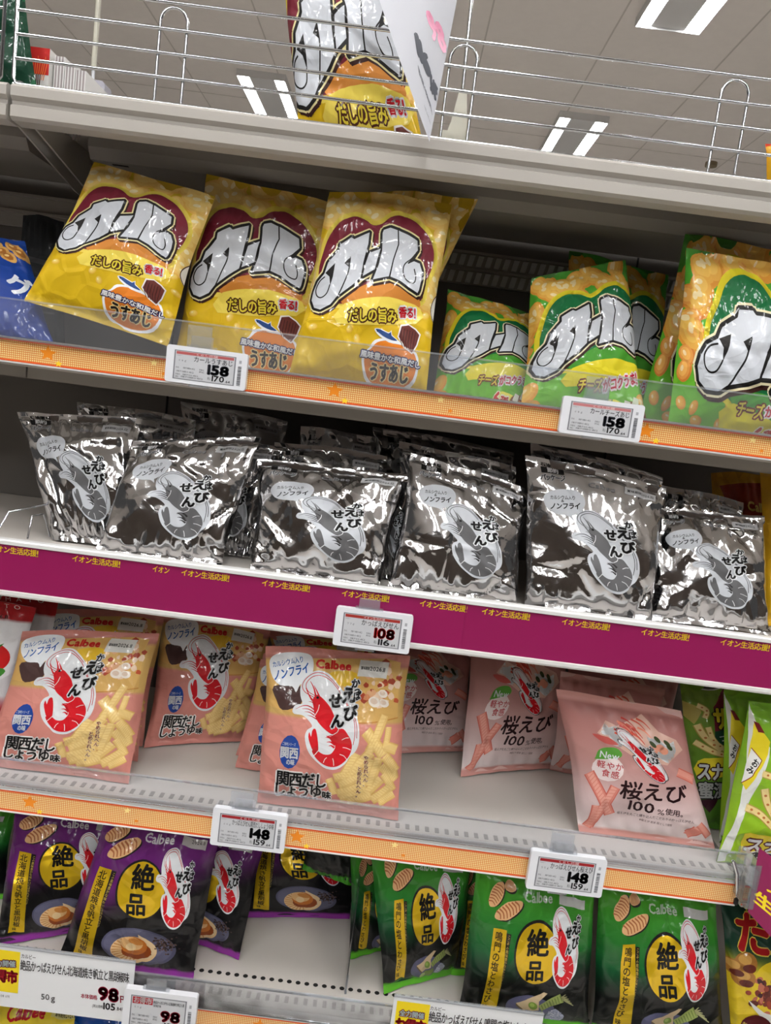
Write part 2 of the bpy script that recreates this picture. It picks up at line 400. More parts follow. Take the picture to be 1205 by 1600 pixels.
        if cut:
            gu, gv = np.meshgrid(np.arange(nx+1)/nx, np.arange(ny+1)/ny); G = np.stack([gu.ravel(), gv.ravel()], 1)
            gcol = np.array([L4(s.base(u, v)) for u, v in G]); ii = np.arange((nx+1)*(ny+1)).reshape(ny+1, nx+1)
            a, b, c, d = ii[:-1, :-1].ravel(), ii[:-1, 1:].ravel(), ii[1:, 1:].ravel(), ii[1:, :-1].ravel()
            GT = np.stack([np.stack([a, d, c], 1), np.stack([a, c, b], 1)], 1).reshape(-1, 3)[~s.covered]
            n = len(G); UV = np.vstack([G, UV]); CC = np.vstack([gcol, CC]); LL = np.concatenate([np.zeros(n), LL]); TT = np.vstack([GT, TT+n])
        s.data = (UV, LL, CC, TT); return s.data
def mesh_from(name, V, T, Ncol, m, parent, normals=None, off=(0, 0, 0)):
    T = T[(T[:, 0] != T[:, 1]) & (T[:, 1] != T[:, 2]) & (T[:, 0] != T[:, 2])]
    used, inv = np.unique(T, return_inverse=True); V = V[used]-np.array(off); T = inv.reshape(-1, 3); Ncol = Ncol[used]
    me = bpy.data.meshes.new(name); me.vertices.add(len(V)); me.vertices.foreach_set('co', V.astype(np.float32).ravel())
    me.loops.add(len(T)*3); me.loops.foreach_set('vertex_index', T.astype(np.int32).ravel())
    me.polygons.add(len(T)); me.polygons.foreach_set('loop_start', np.arange(0, len(T)*3, 3, dtype=np.int32))
    me.polygons.foreach_set('use_smooth', np.ones(len(T), bool))
    me.update(calc_edges=True); 
    at = me.attributes.new('print', 'FLOAT_COLOR', 'POINT'); at.data.foreach_set('color', Ncol.astype(np.float32).ravel())
    me.materials.append(m)
    if normals is not None:
        N = normals[used]; N = N/(np.linalg.norm(N, axis=1, keepdims=True)+1e-12)
        me.normals_split_custom_set_from_vertices(N.tolist())
    o = bpy.data.objects.new(name, me); COL.objects.link(o)
    if parent: o.parent = parent
    return o
def flat(name, art, O, U, V, m, parent=None, d=.00012):
    UV, LL, CC, TT = art.compile(cut=False)
    O, U, V = np.array(O, float), np.array(U, float), np.array(V, float); n = np.cross(V, U); n /= np.linalg.norm(n)
    P = O+UV[:, :1]*U+UV[:, 1:]*V+LL[:, None]*n*d
    return mesh_from(name, P, TT, CC, m, parent, np.tile(n, (len(P), 1)), tuple(parent.location) if parent else (0, 0, 0))

# ------------------------------------------------------------------ bags
BAGS = []
def bag(art, quad, Yt, Yb, zs, label, group, T=.045, seed=0, m='film', crease=1.5, seal=.05, sealcol=None, backcol=(200, 200, 200), name='snack_bag', cat='snack bag', waist=.035, fold=None, shelf_fit=True, ridge=1.):
    rnd = np.random.RandomState(seed+17); UV, LL, CC, TT = art.compile(); nx, ny = art.nx, art.ny
    def top(p, y): return atY(p[0], p[1], y)
    def bot(p, y):
        if y is None:
            q = atZ(p[0], p[1], zs+.002); return q
        q = atY(p[0], p[1], y)
        if shelf_fit: q[2] = zs+.0015
        return q
    yt = Yt if isinstance(Yt, tuple) else (Yt, Yt); yb = Yb if isinstance(Yb, tuple) else (Yb, Yb)
    P = [top(quad[0], yt[0]), top(quad[1], yt[1]), bot(quad[2], yb[1]), bot(quad[3], yb[0])]
    gu, gv = np.meshgrid(np.arange(nx+1)/nx, np.arange(ny+1)/ny)
    W = np.linalg.norm(P[1]-P[0]); Hh = np.linalg.norm(P[3]-P[0])
    ss = seal
    vin = np.clip((gv-ss)/(1-2*ss), 0, 1)
    cpr = np.sin(np.pi*vin)**.6
    gu2 = .5+(gu-.5)*(1-waist*cpr*(1+.0*gv))
    # small edge wobble
    gu2 += .006*np.sin(gv*9+rnd.rand()*6)*(gu-.5)*2
    dv = -.012*np.sin(np.pi*gu)*np.clip(1-gv/.3, 0, 1)+.006*np.sin(gu*7+rnd.rand()*6)*np.clip(1-gv/.2, 0, 1)
    gv2 = gv-dv*-1*1.0
    gv2 = np.where(gv > .7, gv2-.010*np.sin(np.pi*gu)*(gv-.7)/.3, gv2)
    B = ((1-gu2)*(1-gv2))[..., None]*P[0]+(gu2*(1-gv2))[..., None]*P[1]+(gu2*gv2)[..., None]*P[2]+((1-gu2)*gv2)[..., None]*P[3]
    n = np.cross(P[1]-P[0], P[3]-P[0])+np.cross(P[2]-P[3], P[2]-P[1]); n /= np.linalg.norm(n)
    if n[1] > 0: n = -n
    bul = (4*gu*(1-gu))**.42*(np.clip(np.sin(np.pi*vin), 0, 1))**.6
    h = T*.62*bul
    x = gu*W; y = gv*Hh
    tot = np.zeros_like(h)
    # radial pleats from the seals
    for side in (0, 1):
        dd = np.abs(vin-side); k = rnd.uniform(5, 9); ph = rnd.rand()*6
        env = np.exp(-dd/.13)*np.clip(dd/.02, 0, 1)
        tot += .0022*crease*env*(np.abs(np.sin(np.pi*k*gu+ph+1.3*np.sin(gu*5+ph)))*2-1)
    # straight creases (tent ridges)
    for i in range(int(22*min(crease, 2.2))):
        cx, cy = rnd.rand()*W, rnd.rand()*Hh
        if rnd.rand() < .55:
            cx = (0 if rnd.rand() < .5 else W)+rnd.normal()*.02
            if rnd.rand() < .5: cy = (0.08 if rnd.rand() < .5 else .92)*Hh+rnd.normal()*.02
        a = rnd.rand()*math.pi; ln = rnd.uniform(.02, .075); wd = rnd.uniform(.005, .016); am = rnd.uniform(-1, 1)*.0022*crease
        dx, dy = x-cx, y-cy; s_ = dx*math.cos(a)+dy*math.sin(a); t_ = -dx*math.sin(a)+dy*math.cos(a)+s_*s_*rnd.uniform(-4, 4)
        tot += am*np.clip(1-np.abs(t_)/wd, 0, 1)*np.exp(-(s_/ln)**2)
    for i in range(5):
        kx, ky = rnd.uniform(8, 45, 2)*rnd.choice([-1, 1], 2); tot += .0007*crease*np.sin(x*kx*2+y*ky*2+rnd.rand()*6)
    if m != 'foil': ridge = ridge*.6
    body = np.clip(np.minimum(gv-ss, 1-ss-gv)/.02, 0, 1); tot *= body*np.clip(np.minimum(gu, 1-gu)/.03, 0, 1)
    sealm = 1-body
    tot += ridge*sealm*(.0006*np.sin(y*2*math.pi/.0035)+.0016*np.sin(gu*rnd.uniform(15, 30)+rnd.rand()*6)+.0018*np.sin(gu*rnd.uniform(4, 9)+rnd.rand()*6))
    if fold is not None:      # a corner of the bag bent backwards: (cx, cy, radius, amount)
        for fx, fy, fr, fa in fold:
            r_ = np.hypot(gu-fx, gv-fy); h = h-fa*np.clip(1-r_/fr, 0, 1)
    Pf = B+(h+tot)[..., None]*n
    du = np.gradient(Pf, axis=1); dvv = np.gradient(Pf, axis=0); N = np.cross(dvv, du); N /= np.linalg.norm(N, axis=2, keepdims=True)+1e-12
    if (N @ n).mean() < 0: N = -N
    ci = np.clip(np.floor(UV[:, 0]*nx-1e-9).astype(int), 0, nx-1); cj = np.clip(np.floor(UV[:, 1]*ny-1e-9).astype(int), 0, ny-1)
    fx = (UV[:, 0]*nx-ci)[:, None]; fy = (UV[:, 1]*ny-cj)[:, None]
    def samp(G):
        a, b, c, d = G[cj, ci], G[cj, ci+1], G[cj+1, ci+1], G[cj+1, ci]
        return np.where(fx >= fy, a+(b-a)*fx+(c-b)*fy, a+(c-d)*fx+(d-a)*fy)
    NN = samp(N); NN /= np.linalg.norm(NN, axis=1, keepdims=True)+1e-12
    PP = samp(Pf)+NN*LL[:, None]*.00011
    cen = UV[TT].mean(1)[:, 1]
    base = (P[2]+P[3])/2; root = empty(name, base, label, cat, group)
    if sealcol is not None:
        CC = CC.copy(); mk = (LL == 0) & ((UV[:, 1] <= ss+1e-6) | (UV[:, 1] >= 1-ss-1e-6)); CC[mk] = L4(sealcol)
    # back panel
    st = 3; Bk = (B-(T*.42*bul+tot*.3+.0004)[..., None]*n)[::st, ::st]; r_, c_ = Bk.shape[:2]
    ii = np.arange(r_*c_).reshape(r_, c_)+len(PP); a, b, c, d = ii[:-1, :-1].ravel(), ii[:-1, 1:].ravel(), ii[1:, 1:].ravel(), ii[1:, :-1].ravel()
    BT = np.vstack([np.stack([a, b, c], 1), np.stack([a, c, d], 1)]); bcen = gv[::st, ::st].ravel()[(BT-len(PP))].mean(1)
    gN = np.cross(np.gradient(Bk, axis=1), np.gradient(Bk, axis=0)); gN /= np.linalg.norm(gN, axis=2, keepdims=True)+1e-12
    if (gN @ n).mean() > 0: gN = -gN
    PP = np.vstack([PP, Bk.reshape(-1, 3)]); NN = np.vstack([NN, gN.reshape(-1, 3)]); CC = np.vstack([CC, np.tile(L4(backcol), (r_*c_, 1))])
    TT = np.vstack([TT, BT]); cen = np.concatenate([cen, bcen])
    for nm, mk in (('bag_body', (cen > ss) & (cen < 1-ss)), ('top_seal', cen <= ss), ('bottom_seal', cen >= 1-ss)):
        if mk.any(): mesh_from(nm, PP, TT[mk], CC, M[m], root, NN, base)
    BAGS.append(root)
    if shelf_fit is True and Yb is not None:
        e = [atY(quad[k][0], quad[k][1], yb[3-k if False else (1 if k == 2 else 0)])[2]-zs for k in (2, 3)]
    print('BAG %-34s W%.3f H%.3f Y%.2f' % (label[:34], W, Hh, base[1]))
    return root
# ------------------------------------------------------------------ printed artwork of the bags
def mixc(a, b, t):
    t = max(0., min(1., t)); return tuple(a[i]+(b[i]-a[i])*t for i in range(3))
WHT = (226, 229, 232); BLK = (22, 20, 20)
def shrimp(a, src, dst, body=(205, 22, 34), line=(190, 30, 40), seg=(245, 235, 232), white=WHT, L=3, text=True, leg=None, ring=None):
    a.aff(src, dst)
    out = [(275, 500), (300, 462), (350, 452), (335, 400), (335, 335), (365, 280), (415, 245), (480, 228), (545, 245), (600, 290), (650, 345), (700, 400), (750, 470), (785, 550), (805, 640), (802, 740), (775, 810), (725, 855), (690, 905), (620, 945), (540, 938), (480, 895), (425, 835), (392, 770), (378, 690), (395, 640), (432, 615), (400, 570), (350, 535), (292, 528)]
    if ring: a.stroke(out, 14, ring, L, closed=True, sm=3)
    a.poly(out, white, L, sm=3)
    l = L+1
    a.poly([(455, 395), (485, 398), (530, 430), (575, 480), (605, 540), (632, 600), (642, 640), (600, 678), (560, 662), (505, 615), (468, 570), (448, 525), (438, 470), (428, 432)], body, l, sm=3)
    a.poly([(610, 668), (640, 640), (680, 640), (712, 680), (738, 725), (745, 780), (725, 840), (685, 888), (625, 923), (560, 922), (505, 895), (460, 850), (432, 795), (470, 795), (520, 825), (570, 828), (600, 800), (612, 770), (600, 742), (570, 712), (540, 686), (580, 694)], body, l, sm=3)
    a.poly([(445, 632), (462, 640), (475, 700), (482, 780), (472, 830), (442, 800), (418, 745), (404, 690), (412, 655), (425, 690), (432, 650)], body, l, sm=2)
    for p in ([(430, 432), (405, 400), (375, 345)], [(455, 400), (440, 350), (410, 300)], [(490, 415), (465, 370), (440, 330)]): a.taper(p, 16, 3, body, l)
    for p in ([(455, 402), (395, 370), (378, 320), (420, 275), (490, 262), (560, 290), (625, 350), (660, 400)], [(440, 410), (368, 372), (350, 325), (385, 275), (450, 245), (520, 250), (590, 300), (640, 352)],
              [(660, 420), (730, 500), (765, 590), (770, 680), (755, 760)], [(700, 450), (755, 530), (785, 620), (785, 710)]): a.stroke(p, 5, line, l, sm=4)
    for p in ([(452, 500), (400, 470), (350, 470), (300, 492)], [(455, 520), (400, 492), (350, 490)], [(460, 545), (410, 515), (370, 510)], [(470, 565), (430, 545), (395, 535)], [(480, 480), (430, 445), (400, 440)]): a.taper(p, 10, 2, line, l)
    for p in ([(610, 760), (575, 735), (545, 735)], [(600, 745), (570, 705), (535, 700)], [(620, 720), (590, 690), (550, 690)], [(605, 780), (580, 762), (560, 765)]): a.taper(p, 18, 2, leg or body, l)
    for p in ([(520, 890), (530, 865), (545, 852)], [(592, 860), (598, 885), (600, 915)], [(648, 832), (680, 845), (702, 872)], [(672, 780), (700, 785), (735, 800)], [(665, 722), (695, 708), (720, 706)], [(445, 835), (465, 815), (482, 795)], [(445, 545), (475, 500), (485, 460)], [(600, 678), (630, 660), (640, 635)]):
        a.stroke(p, 5, seg, l+1, sm=3)
    a.ell(471, 411, 11, 9, BLK, l+2)
    if text:
        for ch, x, y, sz in (('せ', 562, 385, 106), ('ん', 578, 528, 108), ('え', 660, 346, 116), ('び', 676, 474, 112), ('か', 738, 288, 68), ('っ', 756, 344, 54), ('ぱ', 754, 382, 62)):
            a.text(ch, (x, y), (x+sz, y-4), (x-3, y+sz), BLK, L=l+3, out=((.15, WHT),), bold=.08, res=2)
    a.aff(None, None)
ANCH = [(275, 500), (470, 228), (600, 945)]
def stick(a, x0, y0, x1, y1, wd, c=(238, 208, 138), L=1, dark=(214, 172, 98), n=7):
    wd *= 1.2
    a.taper([(x0, y0), ((x0+x1)/2+wd*.1, (y0+y1)/2), (x1, y1)], wd*1.12, wd*1.12, dark, L, sm=3)
    a.taper([(x0, y0), ((x0+x1)/2+wd*.1, (y0+y1)/2), (x1, y1)], wd*.9, wd*.9, mixc(c, dark, .45), L+.3, sm=3); a.taper([(x0+(x1-x0)*.04, y0-wd*.12+(y1-y0)*.04), ((x0+x1)/2, (y0+y1)/2-wd*.12), (x1-(x1-x0)*.04, y1-wd*.12)], wd*.6, wd*.6, c, L+.5, sm=3)
    d = np.array([x1-x0, y1-y0], float); ln = np.linalg.norm(d); d /= ln; q = np.array([-d[1], d[0]])
    for i in range(1, n):
        p = np.array([x0, y0])+d*ln*i/n; a.segs([p-q*wd*.38-d*wd*.16], [p+q*wd*.38+d*wd*.16], wd*.07, mixc(c, dark, .5), L+.8)
def puff(a, x, y, r, ry, rot, c1, c2, L=1):
    a.ell(x, y, r, ry, c2, L, rot, 18); a.ell(x-r*.08, y-ry*.12, r*.86, ry*.82, mixc(c1, c2, .45), L+.25, rot, 16); a.ell(x-r*.15, y-ry*.22, r*.62, ry*.55, c1, L+.5, rot, 16); a.ell(x-r*.25, y-ry*.35, r*.28, ry*.2, mixc(c1, (255, 250, 225), .6), L+.75, rot, 10)

def karl_logo(a, edge=(228, 216, 160), soft=True):
    A1 = [(222, 565), (250, 500), (330, 425), (337, 388), (425, 350), (443, 364), (555, 325), (548, 400), (515, 510), (495, 610), (435, 655), (320, 725), (275, 772), (200, 800), (150, 780), (128, 725), (140, 670), (172, 608)]
    B1 = [(548, 455), (640, 420), (615, 500), (598, 562), (500, 606), (522, 520)]
    C1 = [(640, 330), (650, 308), (700, 297), (755, 315), (762, 400), (728, 500), (705, 612), (575, 630), (618, 530), (640, 440)]
    D1 = [(755, 313), (830, 345), (900, 378), (908, 440), (870, 496), (838, 522), (880, 505), (925, 520), (946, 570), (944, 625), (928, 690), (915, 712), (850, 682), (780, 640), (703, 612), (728, 500), (762, 400)]
    for P in (A1, B1, C1, D1):
        Q = [(x+10, y+16) for x, y in P]
        a.stroke(Q, 46, (52, 20, 12), 5, True); a.poly(Q, (52, 20, 12), 5)
    for P in (A1, B1, C1, D1): a.stroke(P, 46, edge, 6, True); a.poly(P, edge, 6)
    for P in (A1, B1, C1, D1): a.stroke(P, 26, BLK, 7, True)
    for P in (A1, B1, C1, D1): a.poly(P, (206, 210, 217), 8)
    for P in (A1, B1, C1, D1): a.stroke(P, 9, BLK, 9, True)
    a.poly([(232, 565), (304, 510), (288, 590), (268, 645), (262, 590)], BLK, 9)
    a.stroke([(415, 478), (402, 560), (360, 655), (315, 738)], 9, BLK, 9, sm=4); a.poly([(418, 470), (372, 512), (408, 540)], BLK, 9)
    a.stroke([(266, 640), (244, 692), (205, 716), (172, 702), (163, 660), (190, 612), (228, 588)], 8, BLK, 9, sm=4)
    a.stroke([(908, 440), (862, 492), (812, 530), (804, 585), (830, 632), (882, 648), (897, 612), (884, 560)], 8, BLK, 9, sm=4)
def karl_front(a, big, halo, glow, chip1, chip2, seed, f=1.):
    rnd = random.Random(seed)
    for i in range(int(46/f)):      # curls round the rim
        t = rnd.random(); x = 250+t*880; y = rnd.uniform(110, 300)-40*math.sin(t*3.14)
        puff(a, x, y, f*rnd.uniform(38, 66), f*rnd.uniform(28, 44), rnd.uniform(-60, 60), chip1, chip2, 1+rnd.random()*.2)
    for i in range(int(26/f)):
        y = rnd.uniform(330, 800); puff(a, rnd.uniform(1010, 1120)-.09*(y-300), y, f*rnd.uniform(28, 50), f*rnd.uniform(26, 44), rnd.uniform(-80, 80), chip1, chip2, 1+rnd.random()*.2)
    for i in range(12):
        y = rnd.uniform(280, 640); puff(a, 215-.3*(y-300)+rnd.uniform(-40, 10)-30*(f-1), y, f*rnd.uniform(24, 40), f*rnd.uniform(20, 34), rnd.uniform(-80, 80), chip1, chip2, 1+rnd.random()*.2)
    blob = [(180, 560), (212, 440), (265, 320), (340, 248), (430, 225), (512, 242), (575, 282), (640, 268), (700, 236), (785, 226), (880, 262), (960, 325), (1010, 400), (1026, 480), (1008, 570), (965, 650), (930, 760), (700, 735), (450, 770), (210, 740)]
    a.stroke(blob, 60, halo, 2, True, sm=3); a.poly(blob, big, 3, sm=3)
    a.poly([(350, 740), (440, 690), (560, 645), (700, 640), (820, 670), (920, 730), (930, 790), (820, 765), (700, 745), (540, 748), (400, 790)], glow, 4, sm=3)
    a.poly([(350, 790), (420, 760), (540, 742), (700, 738), (830, 765), (940, 800), (900, 900), (330, 900)], halo, 4.4, sm=2)
def base_karl(u, v): return mixc((214, 178, 34), (220, 182, 22), v) if v > .06 else (186, 154, 34)
def base_karlg(u, v): return mixc((74, 160, 52), (112, 184, 40), v)
KQ = [(516, 298), (706, 318), (668, 596), (452, 568)]
kY = Art(KQ, base_karl, 36, 48).crop(460, 290, 4.635)
karl_front(kY, (112, 26, 44), (240, 216, 90), (206, 132, 52), (240, 206, 120), (230, 178, 84), 4, 1.9)
karl_logo(kY)
kY.textbox('だしの旨み', 405, 802, 762, 892, (246, 222, 70), slope=.03, L=6, out=((.16, (84, 38, 18)),), bold=.05, tight=.98)
kY.textbox('香る!', 778, 794, 905, 862, (214, 22, 40), slope=.03, L=6, out=((.22, (250, 250, 250)),), bold=.06, tight=.98)
kY.poly([(560, 1060), (600, 1010), (700, 1000), (800, 1030), (905, 1090), (915, 1200), (860, 1320), (700, 1370), (540, 1300), (505, 1180), (510, 1100)], (248, 248, 250), 5, sm=3)
kY.poly([(575, 1065), (620, 1025), (700, 1015), (800, 1045), (890, 1100), (898, 1195), (845, 1300), (700, 1345), (560, 1285), (522, 1180), (530, 1105)], (226, 128, 34), 6, sm=3)
kY.poly([(600, 935), (640, 935), (700, 960), (722, 945), (725, 975), (770, 1010), (800, 1040), (760, 1035), (700, 1025), (640, 990), (610, 960)], (238, 242, 246), 7, sm=2)
kY.poly([(606, 940), (640, 940), (700, 966), (718, 952), (722, 980), (765, 1012), (720, 1010), (660, 985)], (40, 74, 132), 8, sm=2)
kY.ell(620, 952, 5, 5, BLK, 9)
kY.poly([(765, 985), (790, 905), (850, 900), (905, 930), (940, 965), (912, 1040), (870, 1100), (810, 1060)], (245, 240, 235), 7)
kY.poly([(774, 985), (798, 915), (850, 908), (900, 938), (928, 968), (904, 1036), (868, 1088), (818, 1050)], (104, 50, 44), 8)
for q in range(6): kY.stroke([(800+q*20, 925+q*6), (785+q*19, 1000+q*8), (800+q*15, 1050+q*6)], 5, (62, 26, 26), 9)
kY.text('風味豊かな和風だし', (500, 1072), (935, 1150), (492, 1120), (255, 255, 255), L=9, out=((.2, (34, 40, 96)),), bold=.05)
kY.text('うすあじ', (560, 1150), (850, 1180), (545, 1280), (30, 22, 20), L=9, out=((.14, (246, 220, 150)),), bold=.08)
kY.poly([(1018, 790), (1050, 720), (1096, 655), (1090, 760), (1070, 860), (1062, 905), (1026, 850)], (236, 232, 222), 3, sm=2)
kY.stroke([(1096, 655), (1045, 722), (1020, 790), (1030, 850), (1062, 905)], 5, (60, 30, 30), 4, sm=3)
for i, (x, y) in enumerate(((150, 905), (330, 860), (470, 1000), (420, 930), (980, 840), (1000, 960), (960, 1140))): puff(kY, x, y, 34, 24, 40*i, (238, 208, 110), (226, 180, 60), 1)

kT = Art(KQ, base_karl, 36, 48); kT.tri = [t*[1.12, 1.6]+[-.06, -.16] for t in kY.tri]; kT.col = kY.col; kT.lay = kY.lay; kT.sid = kY.sid; kT.ns = kY.ns
GQ = [(1073, 389), (1262, 425), (1262, 648), (1050, 622)]
kG = Art(GQ, base_karlg, 36, 48).crop(1040, 380, 6.152)
SRC3 = [(443, 364), (128, 725), (495, 610)]; DST3 = [(820, 600), (275, 960), (870, 1090)]
kG.aff(SRC3, DST3)
karl_front(kG, (14, 104, 56), (232, 216, 44), (70, 150, 44), (238, 190, 90), (222, 152, 56), 9, 2.1)
karl_logo(kG, (236, 226, 186))
kG.aff(None, None)
kG.textbox('チーズ', 705, 1245, 960, 1380, (250, 222, 70), slope=.17, L=6, out=((.17, (120, 20, 16)),), bold=.05)
kG.textbox('がコクうま!', 965, 1300, 1400, 1400, (214, 24, 60), slope=.03, L=6, out=((.2, (255, 240, 240)),), bold=.05)
kG.ell(1180, 1520, 150, 95, (245, 232, 90), 5, 10); kG.textbox('6', 905, 1470, 990, 1600, (205, 26, 26), L=6, bold=.1, out=((.15, (255, 250, 220)),))
kG.textbox('種', 1000, 1495, 1100, 1595, (205, 26, 26), L=6, bold=.07, out=((.15, (255, 250, 220)),)); kG.textbox('のチーズ', 930, 1610, 1150, 1680, (180, 30, 30), L=6, bold=.05)
kG.ell(1230, 1560, 130, 48, (128, 72, 30), 5.5, 8)
for i, (x, y, c) in enumerate(((1160, 1520, (236, 228, 200)), (1210, 1545, (222, 128, 44)), (1260, 1520, (240, 224, 150)), (1300, 1555, (190, 200, 120)), (1240, 1490, (240, 236, 220)))): kG.poly([(x-28, y+12), (x-10, y-24), (x+28, y-12), (x+22, y+24)], c, 7)
for i, (x, y) in enumerate(((165, 1240), (285, 1290), (640, 1270), (700, 1330), (330, 1400), (560, 1450), (250, 1480), (840, 1480))): puff(kG, x, y, 62, 40, 70+35*i, (240, 180, 70), (222, 142, 40), 1)
for i, (x, y) in enumerate(((400, 200), (620, 300), (760, 250), (200, 400), (130, 420), (900, 230), (1050, 180), (1200, 300), (230, 560), (240, 700), (200, 860), (180, 980), (520, 150))): puff(kG, x, y, 95, 55, 25*i, (240, 178, 90), (214, 128, 52), 1.1)

kE = Art([(832, 437), (1004, 430), (1022, 600), (825, 577)], base_karlg, 34, 40).crop(680, 330, 2.295)
kE.aff([(128, 725), (443, 364), (915, 712)], [(350, 462), (492, 342), (745, 442)])
karl_front(kE, (14, 104, 56), (232, 216, 44), (70, 150, 44), (238, 190, 90), (222, 152, 56), 19, 1.7)
karl_logo(kE, (236, 226, 186)); kE.aff(None, None)
kE.text('チーズ', (500, 498), (590, 500), (498, 528), (250, 222, 70), L=6, out=((.17, (120, 20, 16)),), bold=.05); kE.text('がコクうま!', (592, 500), (745, 482), (594, 530), (214, 24, 60), L=6, out=((.2, (255, 240, 240)),), bold=.05)
kE.ell(640, 580, 62, 34, (245, 232, 90), 5, 10); kE.text('6', (582, 545), (612, 548), (580, 588), (205, 26, 26), L=6, bold=.1, out=((.15, (255, 250, 220)),)); kE.text('種', (614, 556), (656, 560), (612, 594), (205, 26, 26), L=6, bold=.05, out=((.15, (255, 250, 220)),))
kE.ell(722, 580, 60, 26, (128, 72, 30), 5.5, 12)
for i, (x, y, c) in enumerate(((690, 562, (236, 232, 214)), (725, 556, (214, 220, 190)), (715, 582, (222, 128, 44)), (745, 588, (240, 150, 60)), (755, 570, (226, 214, 160)))): kE.poly([(x-16, y+8), (x-6, y-14), (x+16, y-8), (x+12, y+14)], c, 7)
for i, (x, y) in enumerate(((380, 270), (450, 285), (560, 250), (365, 340), (700, 300), (690, 250), (345, 520), (360, 560), (760, 560))): puff(kE, x, y, 34, 24, 25*i, (238, 190, 90), (222, 152, 56), 1.1)

# pink, kansai dashi soy sauce
PQ = [(416, 1010), (640, 1026), (624, 1279), (402, 1243)]
def base_pink(u, v): return (208, 136, 124) if v > .40 else (204, 166, 98) if .07 < v else (180, 118, 106)
pK = Art(PQ, base_pink, 38, 46).crop(400, 1000, 5.02)
pK.poly([(80, 470), (330, 530), (560, 590), (900, 600), (1130, 590), (1130, 180), (1000, 150), (90, 150)], (214, 172, 100), 1)
pK.stroke([(560, 592), (900, 604), (1130, 592)], 8, (190, 130, 60), 1.2, sm=3)
pK.poly([(130, 330), (330, 330), (350, 420), (320, 470), (200, 500), (150, 430)], (74, 52, 50), 1.4, sm=3)
pK.poly([(560, 250), (700, 230), (790, 260), (760, 330), (640, 330)], (226, 184, 40), 1.4, sm=3)
rnd = random.Random(5)
for i in range(38):
    x, y = rnd.uniform(830, 1130), rnd.uniform(180, 480); r = rnd.uniform(22, 50); an = rnd.uniform(0, 6.28)
    pK.poly([(x+r*rnd.uniform(.5, 1.1)*math.cos(an+q*1.05), y+r*rnd.uniform(.4, 1.)*math.sin(an+q*1.05)) for q in range(6)], rnd.choice([(186, 84, 50), (214, 140, 96), (236, 208, 180), (160, 62, 36), (224, 172, 130)]), 1.5+rnd.random()*.4)
for x, y, r in ((930, 460, 52), (1000, 400, 40), (1010, 470, 44)): pK.ell(x, y, r, r*.7, (244, 234, 222), 2.1, 20); pK.ell(x-6, y-6, r*.6, r*.4, (222, 200, 180), 2.3, 20)
for q in ((860, 660, 1000, 860, 70), (1020, 560, 880, 820, 56), (1000, 780, 1110, 830, 60), (780, 830, 660, 1030, 66), (900, 820, 700, 1010, 66), (640, 1080, 840, 1000, 60), (600, 1020, 820, 960, 60), (620, 1150, 850, 1080, 60), (900, 880, 820, 1080, 66), (960, 870, 880, 1100, 60), (1010, 860, 1100, 1000, 62), (980, 940, 1090, 1080, 60), (800, 1200, 980, 1050, 62), (640, 1190, 860, 1130, 60), (900, 1220, 1080, 1110, 62), (1000, 1010, 1080, 1150, 50), (700, 1220, 900, 1180, 56), (560, 1020, 600, 1160, 46), (960, 1240, 1090, 1180, 50), (1060, 900, 1100, 1060, 44), (1050, 650, 1020, 780, 40)):
    stick(pK, *q, L=1.2+rnd.random()*.5, n=10)
pK.poly([(98, 180), (130, 125), (220, 105), (330, 108), (410, 130), (434, 180), (425, 250), (380, 300), (330, 325), (300, 375), (270, 335), (180, 325), (120, 270)], (240, 244, 248), 3, sm=3)
pK.text('カルシウム入り', (120, 165), (358, 130), (125, 208), (28, 104, 178), L=4, bold=.03); pK.text('ノンフライ', (125, 225), (400, 170), (130, 300), (24, 96, 180), L=4, bold=.05)
pK.text('Calbee', (455, 152), (735, 172), (450, 212), (206, 34, 26), L=3, bold=.1)
pK.poly([(800, 158), (1035, 180), (1020, 290), (780, 268)], (226, 226, 220), 3); pK.text('賞味期限', (808, 198), (880, 206), (806, 222), BLK, L=4, bold=.04, res=1); pK.text('2026.11', (880, 200), (1008, 214), (878, 232), BLK, L=4, bold=.03)
shrimp(pK, ANCH, ANCH, L=3.5)
pK.ell(262, 810, 78, 128, (30, 66, 146), 3, 6); pK.text('ご当地シリーズ', (205, 735), (310, 740), (203, 762), WHT, L=4, res=1); pK.text('関西', (190, 770), (330, 775), (186, 860), WHT, L=4, bold=.06); pK.text('の味', (235, 862), (300, 866), (232, 910), WHT, L=4, bold=.05)
pK.text('関西だし', (160, 950), (545, 985), (148, 1075), BLK, L=5, out=((.13, (244, 240, 236)),), bold=.045, tight=.93)
pK.text('しょうゆ', (130, 1045), (500, 1085), (122, 1160), BLK, L=5, out=((.13, (244, 240, 236)),), bold=.045, tight=.93); pK.text('味', (505, 1125), (575, 1132), (502, 1195), BLK, L=5, out=((.15, (244, 240, 236)),), bold=.06)
pK.text('やめられへん、', (838, 845), (880, 850), (830, 1095), (120, 28, 44), L=5, out=((.1, (244, 226, 180)),), bold=.03, vert=True, tight=.95); pK.text('とめられへん。', (786, 930), (828, 935), (770, 1185), (120, 28, 44), L=5, out=((.1, (244, 226, 180)),), bold=.03, vert=True, tight=.95)

